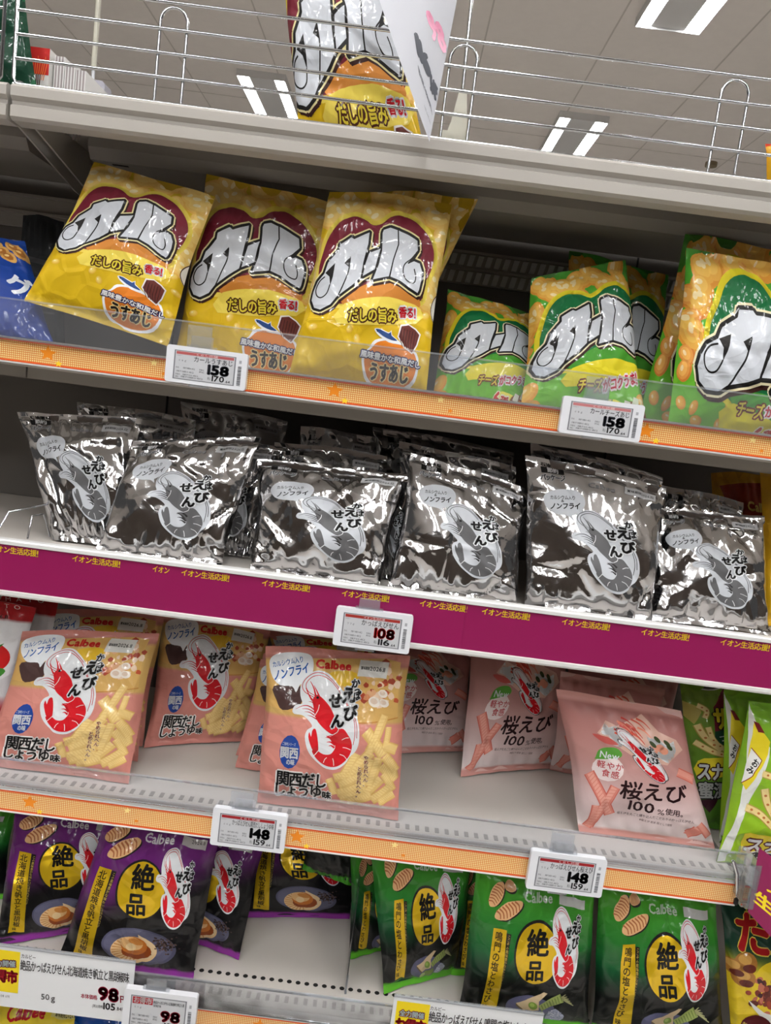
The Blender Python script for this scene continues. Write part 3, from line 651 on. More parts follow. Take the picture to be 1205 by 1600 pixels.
# pale pink sakura shrimp
SQ = [(870, 1078), (1064, 1112), (1118, 1328), (905, 1300)]
def base_sak(u, v):
    c = mixc((172, 112, 106), (202, 160, 156), min(1, v*1.5)); return mixc(c, (230, 222, 222), max(0, (v-.45)*1.8))
sK = Art(SQ, base_sak, 36, 46).crop(880, 1080, 5.239)
for px, cc in (([(250, 290), (330, 210), (420, 250), (640, 180), (760, 300), (900, 360), (960, 440), (820, 540), (560, 480), (380, 370)], (216, 176, 160)), ([(270, 290), (320, 220), (350, 260), (420, 250), (430, 330), (470, 350), (440, 400), (350, 370), (350, 320)], (228, 230, 232)), ([(650, 330), (760, 350), (810, 390), (880, 370), (900, 440), (880, 490), (830, 530), (780, 500), (740, 470)], (226, 228, 230))): sK.poly(px, cc, 1.2)
for i in range(16):
    x, y = rnd.uniform(440, 650), rnd.uniform(210, 330); sK.taper([(x-60, y-30), (x, y), (x+50, y+50)], 14, 4, rnd.choice([(204, 84, 66), (224, 128, 104), (188, 60, 52)]), 1.6+rnd.random()*.3)
for x, y in ((740, 350), (840, 410), (700, 380), (820, 380)): sK.ell(x, y, 34, 14, (58, 70, 36), 2.2, 40)
for x, y in ((790, 430), (760, 410), (700, 420)): sK.ell(x, y, 40, 26, (222, 150, 124), 2, 20)
sK.poly([(210, 300), (330, 320), (420, 380), (300, 360)], (196, 90, 84), 1.5, sm=3)
sK.aff(ANCH, [(420, 350), (450, 285), (750, 665)]); sK.aff(None, None)
shrimp(sK, ANCH, [(418, 352), (470, 275), (745, 668)], L=3, ring=(60, 40, 40))
sK.ell(320, 560, 130, 100, (238, 222, 220), 1.1); sK.poly([(222, 470), (250, 415), (320, 392), (400, 402), (440, 440), (420, 470), (340, 478), (222, 485)], (92, 158, 62), 3, sm=3)
sK.text('New', (262, 415), (425, 440), (250, 470), WHT, L=4, bold=.03); sK.text('軽やか', (235, 490), (455, 520), (228, 550), (190, 52, 60), L=3, bold=.02, tight=1.05); sK.text('食感', (275, 560), (420, 580), (266, 622), (190, 52, 60), L=3, bold=.02, tight=1.1)
sK.text('桜えび', (420, 640), (985, 705), (412, 800), (44, 20, 24), L=4, bold=.035); sK.text('100', (500, 808), (725, 850), (494, 905), (44, 20, 24), L=4, bold=.04); sK.text('%', (738, 895), (800, 902), (733, 945), (44, 20, 24), L=4); sK.text('使用。', (802, 888), (985, 918), (797, 945), (44, 20, 24), L=4, bold=.02)
sK.text('桜えびを丸ごと練り込んだこだわりのかっぱえびせん', (420, 925), (1040, 1000), (417, 955), (54, 28, 32), L=4, res=1); sK.text('※桜えび 粉末 殻として使用', (605, 990), (870, 1040), (601, 1014), (90, 60, 62), L=4, res=1); sK.text('写真はイメージ', (1070, 1215), (1190, 1235), (1068, 1235), (90, 60, 62), L=4, res=1)
pkc = dict(c=(236, 168, 152), dark=(206, 104, 90))
for q in ((170, 600, 360, 960, 66), (380, 700, 190, 1100, 60), (240, 870, 210, 1100, 56), (910, 600, 1060, 680, 50), (1000, 1150, 1080, 1090, 80), (1080, 1040, 1180, 1170, 46)): stick(sK, *q, L=2, n=14, **pkc)

# silver foil shrimp crackers
VQ = [(821, 710), (1041, 762), (1021, 968), (820, 944)]
SIL = (206, 206, 208, 0.)
sV = Art(VQ, lambda u, v: SIL, 50, 60).crop(820, 700, 5.477)
GRY = (92, 92, 94)
sV.poly([(135, 172), (350, 212), (345, 262), (135, 228)], BLK, 3); sV.text('石油原料', (140, 128), (345, 168), (140, 165), BLK, L=3, res=1, bold=.04); sV.text('節約', (190, 182), (300, 205), (188, 232), (214, 214, 216), L=4, bold=.05); sV.text('パッケージ', (122, 240), (345, 270), (118, 300), BLK, L=3, out=((.1, (206, 208, 212)),), bold=.05, tight=.9)
sV.poly([(132, 480), (150, 430), (220, 398), (330, 392), (440, 412), (500, 470), (505, 530), (470, 590), (400, 620), (385, 625), (398, 668), (345, 625), (250, 605), (170, 560)], (200, 204, 210), 3, sm=3)
sV.text('カルシウム入り', (192, 440), (425, 452), (190, 478), BLK, L=4, bold=.03); sV.text('&', (292, 480), (322, 482), (290, 504), BLK, L=4, bold=.03); sV.text('ノンフライ', (190, 508), (468, 512), (186, 566), BLK, L=4, bold=.06)
sV.text('Calbee', (560, 330), (790, 380), (552, 375), (132, 132, 134), L=3, bold=.05)
sV.poly([(870, 360), (1130, 420), (1120, 480), (860, 425)], (190, 190, 192), 3); sV.text('賞味期限2026.12', (890, 385), (1110, 436), (888, 408), BLK, L=4, bold=.03, res=1)
shrimp(sV, ANCH, [(378, 792), (540, 572), (790, 1245)], body=(98, 98, 100), line=(54, 54, 56), seg=(226, 228, 230), white=(200, 204, 210), leg=(48, 46, 46), L=3)
sV.aff(None, None)

# purple and green 'zeppin'
def base_pur(u, v): return mixc((96, 26, 104), (9, 8, 10), (v+.35*u-.50)*4.2)
def base_gre(u, v): return mixc(mixc((76, 160, 30), (8, 84, 42), v*1.8), (8, 10, 9), (v+.15*u-.54)*5.)
def zeppin(a, gold, title, sub, kind):
    G = (236, 196, 36, .4)
    if kind == 'p':
        a.ell(610, 395, 198, 212, BLK, 2, 0, 40); a.ell(612, 395, 184, 198, G, 3, 0, 40); a.text('絶品', (530, 200), (740, 225), (478, 560), BLK, L=4, vert=True, bold=.045) if 0 else None
        a.text('絶', (540, 210), (725, 222), (532, 385), BLK, L=4, bold=.05); a.text('品', (500, 400), (660, 410), (494, 570), BLK, L=4, bold=.05)
        a.poly([(368, 258), (408, 264), (252, 735), (215, 730)], (24, 16, 22), 2); a.poly([(262, 236), (366, 256), (182, 985), (28, 958)], G, 3)
        a.text(title, (270, 255), (335, 268), (85, 905), (40, 28, 12), L=4, vert=True, bold=.03); a.text('味', (75, 910), (115, 915), (68, 950), (40, 28, 12), L=4, bold=.03)
        a.text(sub, (378, 272), (402, 276), (240, 715), (206, 180, 90), L=4, vert=True, res=1)
    else:
        a.ell(632, 592, 196, 242, BLK, 2, 0, 40); a.ell(632, 595, 180, 226, G, 3, 0, 40)
        a.text('絶', (550, 405), (735, 415), (545, 600), BLK, L=4, bold=.05); a.text('品', (540, 625), (700, 635), (535, 795), BLK, L=4, bold=.05)
        a.poly([(378, 432), (415, 438), (320, 925), (285, 918)], (24, 20, 16), 2); a.poly([(268, 412), (378, 415), (300, 1090), (160, 1070)], G, 3)
        a.text(title, (288, 430), (350, 436), (180, 990), (40, 28, 12), L=4, vert=True, bold=.03); a.text('味', (180, 1005), (228, 1012), (176, 1055), (40, 28, 12), L=4, bold=.03)
        a.text(sub, (388, 442), (410, 445), (300, 900), (206, 180, 90), L=4, vert=True, res=1)
def chipleaf(a, x, y, w_, h_, rot, L=2):
    c, s = math.cos(math.radians(rot)), math.sin(math.radians(rot)); R_ = lambda px, py: (x+px*c-py*s, y+px*s+py*c)
    pts = [(-1, .1), (-.75, -.45), (-.1, -.75), (.6, -.55), (1, -.1), (.85, .4), (.2, .75), (-.6, .65)]
    a.poly([R_(px*w_+8, py*h_+10) for px, py in pts], (30, 20, 20), L, sm=3); a.poly([R_(px*w_, py*h_) for px, py in pts], (226, 178, 128), L+.3, sm=3)
    for i in range(7):
        t = -.7+i*.22; k = .62*math.sqrt(1-t*t*.8); a.taper([R_((t-.08)*w_, -k*h_), R_((t+.1)*w_, 0), R_((t+.04)*w_, k*h_)], w_*.09, w_*.07, (172, 100, 60), L+.6)
UQ = [(166, 1270), (349, 1291), (303, 1525), (86, 1503)]
pU = Art(UQ, base_pur, 34, 46).crop(110, 1290, 5.02)
chipleaf(pU, 380, 30, 105, 55, -15); chipleaf(pU, 450, 115, 140, 62, -18)
pU.text('Calbee', (620, 20), (850, 50), (612, 78), (214, 208, 216), L=3, bold=.05); pU.poly([(905, 62), (1100, 90), (1090, 150), (895, 115)], (176, 172, 172), 3); pU.text('2026.11', (980, 82), (1085, 98), (978, 104), BLK, L=4, res=1)
zeppin(pU, (214, 178, 24), '北海道焼き帆立と黒胡椒', 'この風味豊かな味わいにはほれぼれだす。', 'p')
shrimp(pU, ANCH, [(730, 300), (850, 124), (862, 680)], L=5)
pU.ell(580, 850, 292, 176, (84, 84, 108), 2, 8, 40); pU.ell(575, 845, 270, 158, (98, 98, 122), 2.3, 8, 40)
pU.ell(540, 880, 182, 134, (238, 200, 148), 3, 0, 30); pU.poly([(590, 725), (650, 770), (715, 840), (715, 900), (660, 960), (560, 990), (600, 860)], (236, 206, 160), 3.2)
for i in range(15):
    an = math.radians(95+i*13); pU.taper([(540+60*math.cos(an), 880+45*math.sin(an)), (540+176*math.cos(an), 880+130*math.sin(an))], 4, 14, (208, 150, 88), 3.5)
pU.ell(560, 890, 120, 84, (150, 70, 24), 3.8); pU.ell(545, 838, 104, 92, (206, 118, 44), 4, 10); pU.ell(530, 815, 88, 66, (238, 190, 128), 4.3, 10); pU.ell(565, 795, 60, 30, (214, 140, 66), 4.5, 20); pU.ell(520, 850, 40, 40, (246, 214, 160), 4.6)
for i in range(110): pU.ell(rnd.gauss(790, 45), rnd.gauss(825, 36), 9, 8, rnd.choice([(60, 46, 44), (92, 72, 66), (34, 26, 26)]), 3+rnd.random()*.5, 0, 7)
RQ = [(744, 1345), (948, 1384), (934, 1602), (716, 1578)]
pR = Art(RQ, base_gre, 34, 44).crop(720, 1350, 5.02)
chipleaf(pR, 415, 145, 50, 45, 10); chipleaf(pR, 290, 190, 95, 72, -50); chipleaf(pR, 395, 290, 130, 66, -20)
pR.text('Calbee', (540, 175), (785, 205), (532, 240), (190, 206, 190), L=3, bold=.05); pR.poly([(842, 225), (1050, 265), (1045, 322), (836, 280)], (190, 192, 190), 3)
zeppin(pR, (214, 180, 24), '鳴門の塩とわさび', 'ここぞの風味豊かな味わいだけでだす。', 'g')
shrimp(pR, ANCH, [(728, 495), (850, 292), (850, 848)], L=5)
pR.ell(590, 1040, 205, 120, (92, 92, 122), 2, 4, 36); pR.poly([(470, 990), (560, 960), (700, 880), (730, 890), (660, 960), (660, 1040), (540, 1062)], (208, 184, 146), 3); pR.poly([(470, 990), (540, 1062), (535, 1078), (468, 1010)], (110, 90, 66), 3.2)
pR.ell(612, 1005, 36, 34, (122, 150, 62), 4); pR.ell(606, 998, 20, 18, (160, 184, 92), 4.3)
pR.taper([(530, 1120), (600, 1100), (700, 1080)], 74, 60, (120, 142, 66), 3.6); pR.ell(548, 1112, 40, 38, (176, 196, 120), 4)
pR.taper([(670, 1020), (760, 970), (850, 930)], 56, 84, (150, 164, 92), 3.8)
for i in range(8): pR.taper([(680+i*22, 990-i*12), (700+i*22, 1035-i*10)], 6, 4, (86, 104, 44), 4.5)
for i in range(6): pR.taper([(840, 930), (880+i*14, 900+i*22)], 14, 6, (170, 170, 120), 4)
pR.poly([(720, 1160), (740, 1080), (800, 1030), (850, 1080), (875, 1110), (840, 1165)], (170, 174, 200), 4, sm=2)
for i in range(60): pR.ell(rnd.gauss(795, 34), rnd.gauss(1110, 24), 5, 5, rnd.choice([(214, 216, 232), (140, 144, 176), (236, 238, 246)]), 4.5, 0, 6)

# tomato bag (reference crop of the left edge)
tB = Art([(-150, 925), (56, 948), (4, 1160), (-170, 1140)], lambda u, v: mixc((232, 232, 234), (176, 24, 30), (v-.62)*9) if v > .11 else (176, 22, 30), 40, 50).crop(0, 920, 2.869)
tB.text('TOMATO', (-190, 60), (118, 76), (-190, 82), (232, 200, 200), L=2, tight=1.8)
tB.text('2026.11', (-40, 112), (38, 124), (-40, 130), BLK, L=2, res=1, bold=.04)
tB.ell(-10, 312, 80, 62, (198, 26, 26), 2, 0, 30); tB.ell(-30, 296, 50, 34, (226, 60, 48), 2.4, 0, 20); tB.poly([(-60, 250), (0, 262), (40, 250), (20, 270), (5, 290), (-20, 268)], (58, 130, 40), 3); tB.poly([(-10, 380), (30, 356), (50, 372), (20, 396)], (66, 140, 50), 3, sm=3)
tB.ell(-180, 330, 90, 66, (198, 26, 26), 2, 0, 30); tB.ell(-200, 310, 50, 34, (226, 60, 48), 2.4, 0, 20)

# green snap pea snack
def pod(a, pts, w_, L=2):
    a.taper(pts, w_*1.15, w_*1.0, (176, 150, 70), L, sm=4); a.taper(pts, w_*.86, w_*.72, (232, 208, 142), L+.3, sm=4)
    for i, (x, y) in enumerate(smooth_poly(pts, 2, False)[1:-1]): a.ell(x, y, w_*.2, w_*.16, (186, 112, 56), L+.6, 0, 8)
eG = Art([(1170, 1094), (1330, 1122), (1305, 1345), (1124, 1322)], lambda u, v: mixc((116, 170, 40), (152, 190, 34), v), 32, 42).crop(1050, 1040, 5.335)
eG.poly([(640, 300), (600, 700), (560, 1000), (450, 1320), (390, 1500), (470, 1500), (560, 1150), (640, 960), (780, 660), (790, 600), (700, 480)], (226, 228, 220), 2)
eG.poly([(670, 420), (790, 560), (770, 640), (600, 900), (570, 850), (640, 540)], (232, 212, 40), 3); eG.poly([(640, 600), (715, 680), (640, 790), (565, 850), (600, 700)], (240, 240, 236), 4); eG.stroke([(640, 600), (715, 680), (640, 790), (565, 850)], 6, (130, 30, 30), 5); eG.text('おみ', (660, 660), (700, 690), (590, 760), BLK, L=6, vert=True, bold=.05)
eG.poly([(665, 420), (700, 430), (745, 500), (690, 490)], (110, 24, 24), 5)
pod(eG, [(600, 1030), (700, 1070), (770, 1130), (827, 1190)], 60); pod(eG, [(740, 880), (770, 1000), (830, 1110)], 60); pod(eG, [(720, 770), (820, 800), (900, 830)], 50); pod(eG, [(900, 950), (1000, 1100), (1100, 1150)], 60); pod(eG, [(1000, 700), (1060, 850), (1200, 900)], 60)
eG.ell(940, 560, 140, 120, (150, 40, 40), 3, 0, 30); eG.ell(940, 560, 128, 108, (242, 240, 236), 4, 0, 30); 
eG.poly([(595, 1240), (700, 1235), (900, 1255), (1300, 1290), (1300, 1560), (620, 1500), (590, 1400)], (232, 212, 40), 4, sm=2)
eG.text('スナック', (610, 1265), (1250, 1310), (600, 1410), (238, 238, 240), L=5, out=((.14, (96, 30, 24)),), bold=.07); eG.text('西京漬', (640, 1410), (1100, 1450), (630, 1540), (40, 38, 36), L=5, out=((.12, (236, 236, 230)),), bold=.06)
eD = Art([(1062, 1068), (1200, 1082), (1180, 1322), (1075, 1300)], lambda u, v: mixc((120, 150, 44), (70, 120, 34), v), 30, 42).crop(1050, 1040, 5.335)
eD.poly([(50, 320), (200, 400), (210, 450), (150, 560), (60, 460)], (186, 170, 90), 2); pod(eD, [(180, 380), (250, 430), (230, 500)], 50); pod(eD, [(170, 560), (230, 680), (350, 790)], 60); pod(eD, [(250, 580), (290, 700), (380, 790)], 46); pod(eD, [(150, 720), (280, 800), (400, 840)], 50)
eD.poly([(420, 200), (440, 640), (300, 620), (310, 400)], (112, 24, 40), 2); eD.text('サヤ', (300, 395), (540, 410), (296, 610), (240, 218, 50), L=4, out=((.12, BLK),), bold=.09); eD.poly([(300, 620), (480, 600), (500, 690), (400, 745), (330, 720)], (22, 66, 46), 3, sm=2); eD.text('つぶ', (330, 640), (490, 655), (326, 715), WHT, L=4, bold=.03)
eD.ell(290, 160, 130, 80, (236, 236, 232), 2.5); eD.ell(290, 160, 112, 66, (72, 64, 60), 3)
eD.poly([(170, 880), (280, 855), (420, 870), (420, 1000), (160, 1010)], (226, 206, 46), 3, sm=2); eD.text('スナ', (165, 890), (365, 900), (160, 1040), (226, 226, 230), L=5, out=((.14, (60, 24, 20)),), bold=.07); eD.text('蜜漬', (165, 1050), (400, 1060), (165, 1180), (170, 170, 168), L=5, out=((.12, BLK),), bold=.05); eD.poly([(170, 1190), (330, 1180), (260, 1290)], (52, 14, 30), 3)

# takoyaki sauce snack
tK = Art([(1112, 1398), (1300, 1432), (1292, 1645), (1126, 1615)], lambda u, v: mixc((16, 60, 44), (228, 198, 40), (v-.30)*8), 32, 38).crop(1080, 1300, 5.336)
tK.text('元祖', (375, 600), (520, 625), (372, 670), (226, 196, 40), L=3, bold=.04); tK.text('たこ焼', (268, 640), (1150, 780), (262, 950), (192, 22, 28), L=4, out=((.07, (238, 214, 90)),), bold=.07, res=3)
tK.ell(560, 1180, 180, 170, (236, 208, 40), 2, 0, 30)
for x, y, r in ((340, 1010, 90), (250, 1060, 80), (320, 1130, 90)): tK.ell(x, y, r, r*.8, (176, 120, 50), 2.4); tK.ell(x-10, y-20, r*.6, r*.4, (214, 164, 84), 2.6); tK.ell(x+20, y+40, r*.6, r*.35, (98, 34, 20), 2.7)
tK.poly([(360, 1300), (480, 1380), (700, 1440), (700, 1540), (520, 1480), (400, 1360)], (228, 226, 220), 4)
for i in range(60): tK.ell(rnd.gauss(540, 80), rnd.gauss(1240, 70), rnd.uniform(18, 42), rnd.uniform(14, 26), rnd.choice([(92, 30, 22), (150, 62, 40), (60, 20, 24), (196, 110, 84), (120, 44, 30)]), 3+rnd.random()*.6, rnd.uniform(0, 180), 9)
tK.ell(430, 1540, 135, 135, (84, 18, 24), 5, 0, 30); tK.text('昔ながらの', (320, 1465), (545, 1550), (315, 1515), (236, 210, 120), L=6, bold=.03); tK.text('ソース', (320, 1545), (540, 1600), (318, 1625), (236, 210, 120), L=6, bold=.05)

# golden bag behind the foil bags
gB = Art(None, lambda u, v: mixc((206, 150, 26), (226, 176, 30), v), 36, 46); gB.A = None
gB.poly([(.1, .1), (.9, .05), (.95, .3), (.3, .38)], (150, 50, 28), 1); gB.ell(.2, .45, .1, .1, (240, 214, 120), 1.5); gB.ell(.3, .6, .16, .12, (236, 190, 70), 1.5, 30)
gB.text('Calbee', (.5, .2), (.95, .22), (.5, .27), (240, 214, 120), L=2, bold=.08)
for i in range(22): puff(gB, random.Random(i).uniform(.05, .95), random.Random(i+50).uniform(.4, .95), .09, .07, 30*i, (240, 200, 96), (210, 140, 36), 2)


# blue biscuit bag left, dark pouch, green rice snack bag, yellow Calbee and blue bag at the bottom
bB = Art(None, lambda u, v: mixc((22, 70, 160), (14, 46, 120), v), 40, 40)
for i in range(14):
    x, y = .3+.05*i, .12+.06*(i % 3); bB.ell(x, y, .07, .055, (224, 172, 92), 1.5, 20*i); bB.ell(x, y, .045, .035, (180, 112, 44), 1.8, 20*i, 8); bB.ell(x-.01, y-.01, .02, .015, (240, 200, 130), 2, 0, 8)
bB.text('グ', (.80, .40), (.98, .43), (.80, .60), (232, 236, 244), L=3, bold=.06)
dP = Art(None, lambda u, v: (58, 62, 66), 24, 30); dP.poly([(.2, .3), (.8, .32), (.8, .36), (.2, .34)], (90, 92, 96), 2)
for i in range(5): dP.poly([(.15, .45+.06*i), (.85, .45+.06*i), (.85, .465+.06*i), (.15, .465+.06*i)], (88, 90, 94), 2)
rG = Art(None, lambda u, v: mixc((20, 110, 66), (12, 84, 52), v), 30, 40); rG.poly([(.5, .55), (1, .4), (1, .8), (.7, .95)], (8, 60, 40), 1, sm=3); rG.ell(.82, .9, .09, .05, (200, 204, 210, .3), 2)
cY = Art([(-60, 1558), (113, 1583), (108, 1760), (-70, 1735)], lambda u, v: (214, 192, 48), 40, 40).crop(0, 1460, 3.766)
cY.text('Calbee', (52, 432), (262, 440), (48, 490), (180, 20, 30), L=3, bold=.1); cY.poly([(295, 448), (460, 470), (455, 505), (290, 490)], (198, 190, 120), 2); cY.text('賞味期限2026.11', (314, 464), (430, 475), (312, 488), BLK, L=3, res=1, bold=.03); cY.ell(-40, 505, 60, 50, (190, 30, 40), 3, 0, 24)
cB = Art(None, lambda u, v: mixc((16, 70, 150), (10, 60, 140), v), 40, 40); cB.taper([(.05, .15), (.5, .3), (.95, .2)], .06, .02, (40, 110, 200), 2)
fX = Art(None, lambda u, v: (20, 22, 20) if v < .86 else (70, 170, 30), 30, 30); fX.poly([(.2, 0), (.8, 0), (.7, .12), (.3, .12)], (200, 160, 40, .5), 2)
M['slot'] = mat('slot_shade', (150, 145, 140), .6)
# ------------------------------------------------------------------ store shell
XL, XR = -1.05, 1.15            # bay to the left and to the right of the frame continue a little
BACK = .44
struct(MB().box(-9, 9, -9, 16, -.1, 0).build('floor', M['floor']))
struct(MB().box(-9, 9, -9, 16, CEIL, CEIL+.1).build('ceiling', M['ceiling']))
cs = MB()
for k in range(-7, 8): cs.box(k*.91+.3-.006, k*.91+.3+.006, -9, 16, CEIL-.002, CEIL)
struct(cs.build('trim_1', M['seam']))
cs = MB()
for k in range(-2, 9): cs.box(-7, 7, k*1.82-.006, k*1.82+.006, CEIL-.003, CEIL)
struct(cs.build('trim_2', M['seam']))
# ceiling lamps: three seen through the wire fence, others hang over the aisle
def lamp(cx, cy, label, ln=1.15, half=.16, rz=0.):
    r = empty('ceiling_lamp', (cx, cy, CEIL), label, 'ceiling lamp', 'twin tube ceiling lamps'); r.rotation_euler.z = rz
    def P(mb, nm, m):
        o = mb.build(nm, m); o.parent = r; return o
    hb = MB().box(-.23, .23, -ln/2-.03, ln/2+.03, -.012, 0).box(-half+.040, half-.040, -ln/2-.03, ln/2+.03, -.046, -.012); P(hb, 'lamp_housing', M['fixture'])  # centre block added so the gap between the tubes stays unlit
    for nm_, bb in (('side_skirt', (-.232, -.226, -ln/2-.03, ln/2+.03)), ('side_skirt', (.226, .232, -ln/2-.03, ln/2+.03)), ('end_skirt', (-.232, .232, -ln/2-.036, -ln/2-.03)), ('end_skirt', (-.232, .232, ln/2+.03, ln/2+.036))): P(MB().box(*bb, -.062, 0), nm_, M['fixture'])  # skirts added to keep the tube light off the ceiling
    for s in (-1, 1):
        P(MB().box(s*half-.036, s*half+.036, -ln/2, ln/2, -.042, -.026), 'lamp_tube', M['tube'])
a = atZ(876, 236, CEIL); b = atZ(910, 186, CEIL); L2 = (a+b)/2
a = atZ(434, 180, CEIL); L3 = (a+atZ(415, 120, CEIL))/2
a = atZ(1015, 36, CEIL); L1 = a+np.array([.12, -.66, 0]); 
print('lamps', L1, L2, L3)
lamp(L2[0], L2[1], 'twin tube ceiling lamp low behind the wire fence right of centre')
lamp(L3[0], L3[1], 'twin tube ceiling lamp seen left of the yellow bag standing on the top shelf')
lamp(L1[0], L1[1], 'twin tube ceiling lamp at the top right edge of the photo, nearest of the three')
for cx in (-2.0, 0.1, 2.2):
    for cy in (-1.0, -2.9, -4.8, -6.7): lamp(cx, cy, 'twin tube ceiling lamp over the aisle in front of the shelves, out of the picture')
# opposite shelving behind the camera, an unseen slab added for dark bag reflections
ow = MB().box(-3, 3, -2.5, -2.4, 0, 2.0)
struct(ow.build('wall_back', mat('opposite_shelving', (84, 74, 66), .6, noise=.6, bscale=6)))

# ------------------------------------------------------------------ the gondola
Z1, Z2, Z3, Z4, Z5, Z6 = 1.845, 1.508, 1.222, .853, .528, .24
bp = MB().box(XL-.9, XR, BACK, BACK+.03, 0, 1.845); struct(bp.build('wall_rear', M['backpanel']))
for i, x in enumerate((-.46, -.02, .42)):
    struct(MB().box(x-.0015, x+.0015, BACK-.003, BACK, .3, 1.84).build('trim_%d' % (i+3), M['dark']))
for z0 in (1.776, 1.745):       # embossed rails on the rear panel
    g = empty('embossed_rail', (0, BACK-.02, z0), 'grey embossed metal strip on the rear panel above the curl bags, %s of the pair' % ('upper' if z0 > 1.76 else 'lower'), 'rail', 'embossed strips on the rear panel')
    MB().box(XL, XR, BACK-.022, BACK-.004, z0+.024, z0+.029).box(XL, XR, BACK-.014, BACK-.004, z0, z0+.024).build('strip', M['steel'], g)
    mb = MB(); x = -.62
    while x < .9:
        mb.prism([(x, z0+.002), (x+.010, z0+.002), (x+.014, z0+.022), (x+.004, z0+.022)], BACK-.020, BACK-.013, 'y'); x += .017
    mb.build('embossing', M['white_lip'], g)
XB = atY(20, 140, 0)[0]      # bay joint at left
def shelf(nm, label, z, depth, mbs, x0=None, x1=None, y1=None):
    r = empty(nm, (0, .2, z), label, 'shelf', 'shelves of the snack rack'); return r
def deck(r, z, x0, x1, m='deck', th=.022, y0=.004, holes=False):
    MB().box(x0, x1, y0, BACK-.003, z-th, z).build('shelf_deck', M[m], r)
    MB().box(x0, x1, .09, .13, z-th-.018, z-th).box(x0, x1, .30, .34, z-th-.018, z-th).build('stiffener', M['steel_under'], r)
# top shelf, profiled front edge
zt = 1.8605
def topshelf(x0, x1, label):
    r = empty('top_shelf', ((x0+x1)/2, .2, zt), label, 'shelf', 'top shelves of the rack')
    prof = [(-.002, zt), (-.006, zt-.004), (-.006, zt-.016), (0, zt-.021), (0, zt-.026), (-.004, zt-.028), (-.004, zt-.042), (.002, zt-.046), (.03, zt-.046), (.03, zt-.040), (.012, zt-.040), (.012, zt-.012), (BACK-.01, zt-.012), (BACK-.01, zt-.006), (.006, zt-.006), (.006, zt)]
    MB().prism(prof, x0, x1).build('front_lip', M['steel'], r)
    # box beam under the shelf
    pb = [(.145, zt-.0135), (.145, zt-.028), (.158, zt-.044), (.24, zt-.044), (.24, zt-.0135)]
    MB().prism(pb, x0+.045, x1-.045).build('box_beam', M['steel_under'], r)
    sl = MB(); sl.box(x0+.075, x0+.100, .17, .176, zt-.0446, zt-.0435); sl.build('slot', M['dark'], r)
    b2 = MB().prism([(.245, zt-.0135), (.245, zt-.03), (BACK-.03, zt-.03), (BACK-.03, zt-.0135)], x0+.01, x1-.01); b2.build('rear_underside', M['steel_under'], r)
    for x in (x0+.006, x1-.012): MB().prism([(.032, zt-.0135), (.032, zt-.035), (.25, zt-.075), (BACK-.03, zt-.085), (BACK-.03, zt-.0135)], x, x+.003).build('bracket', M['steel'], r)
    return r
topshelf(XB, XR, 'long grey painted top shelf with a profiled front edge carrying the wire fence')
topshelf(XB-.92, XB-.006, 'grey top shelf end of the neighbouring bay at the left edge of the photo')
# chrome fence
def zfence(y): return atY(702, y, .012)[2]
fz = [zfence(60), zfence(102), zfence(140), zfence(178)]
fr = empty('wire_fence', (0, .012, zt), 'chrome wire fence standing along the front of the top shelf', 'wire fence')
fx0 = atY(22, 100, .012)[0]
for i, z in enumerate(fz+[zt+.004]): MB().tube([(fx0, .012, z), (XR, .012, z)], .0024).build('horizontal_wire', M['chrome'], fr)
MB().tube([(fx0, .012, fz[0]+.04), (fx0, .012, zt+.012), (fx0+.004, .012, zt+.005)], .0026).build('end_wire', M['chrome'], fr)
for px, py in ((266, 100), (716, 160), (1140, 200), (-200, 100)):
    xc = atY(px, py, .014)[0]; hw = .0185; zb = zt+.001; ztp = fz[0]-.004
    pts = [(xc-hw, .016, zb), (xc-hw, .016, ztp-hw)]+[(xc-hw*math.cos(t), .016, ztp-hw+hw*math.sin(t)) for t in np.linspace(.2, 2.94, 8)]+[(xc+hw, .016, ztp-hw), (xc+hw, .016, zb)]
    if px > 0: MB().tube(pts, .0022).build('support_loop', M['chrome'], fr)
fl = empty('wire_fence', (fx0-.015, .012, zt), 'chrome wire fence end at the far left, on the neighbouring bay', 'wire fence')
MB().tube([(fx0-.017, .012, fz[0]+.04), (fx0-.017, .012, zt+.012), (fx0-.021, .012, zt+.005), (fx0-.2, .012, zt+.004)], .0026).build('end_wire', M['chrome'], fl)
for z in fz[:4]: MB().tube([(fx0-.3, .012, z), (fx0-.017, .012, z)], .0021).build('horizontal_wire', M['chrome'], fl)

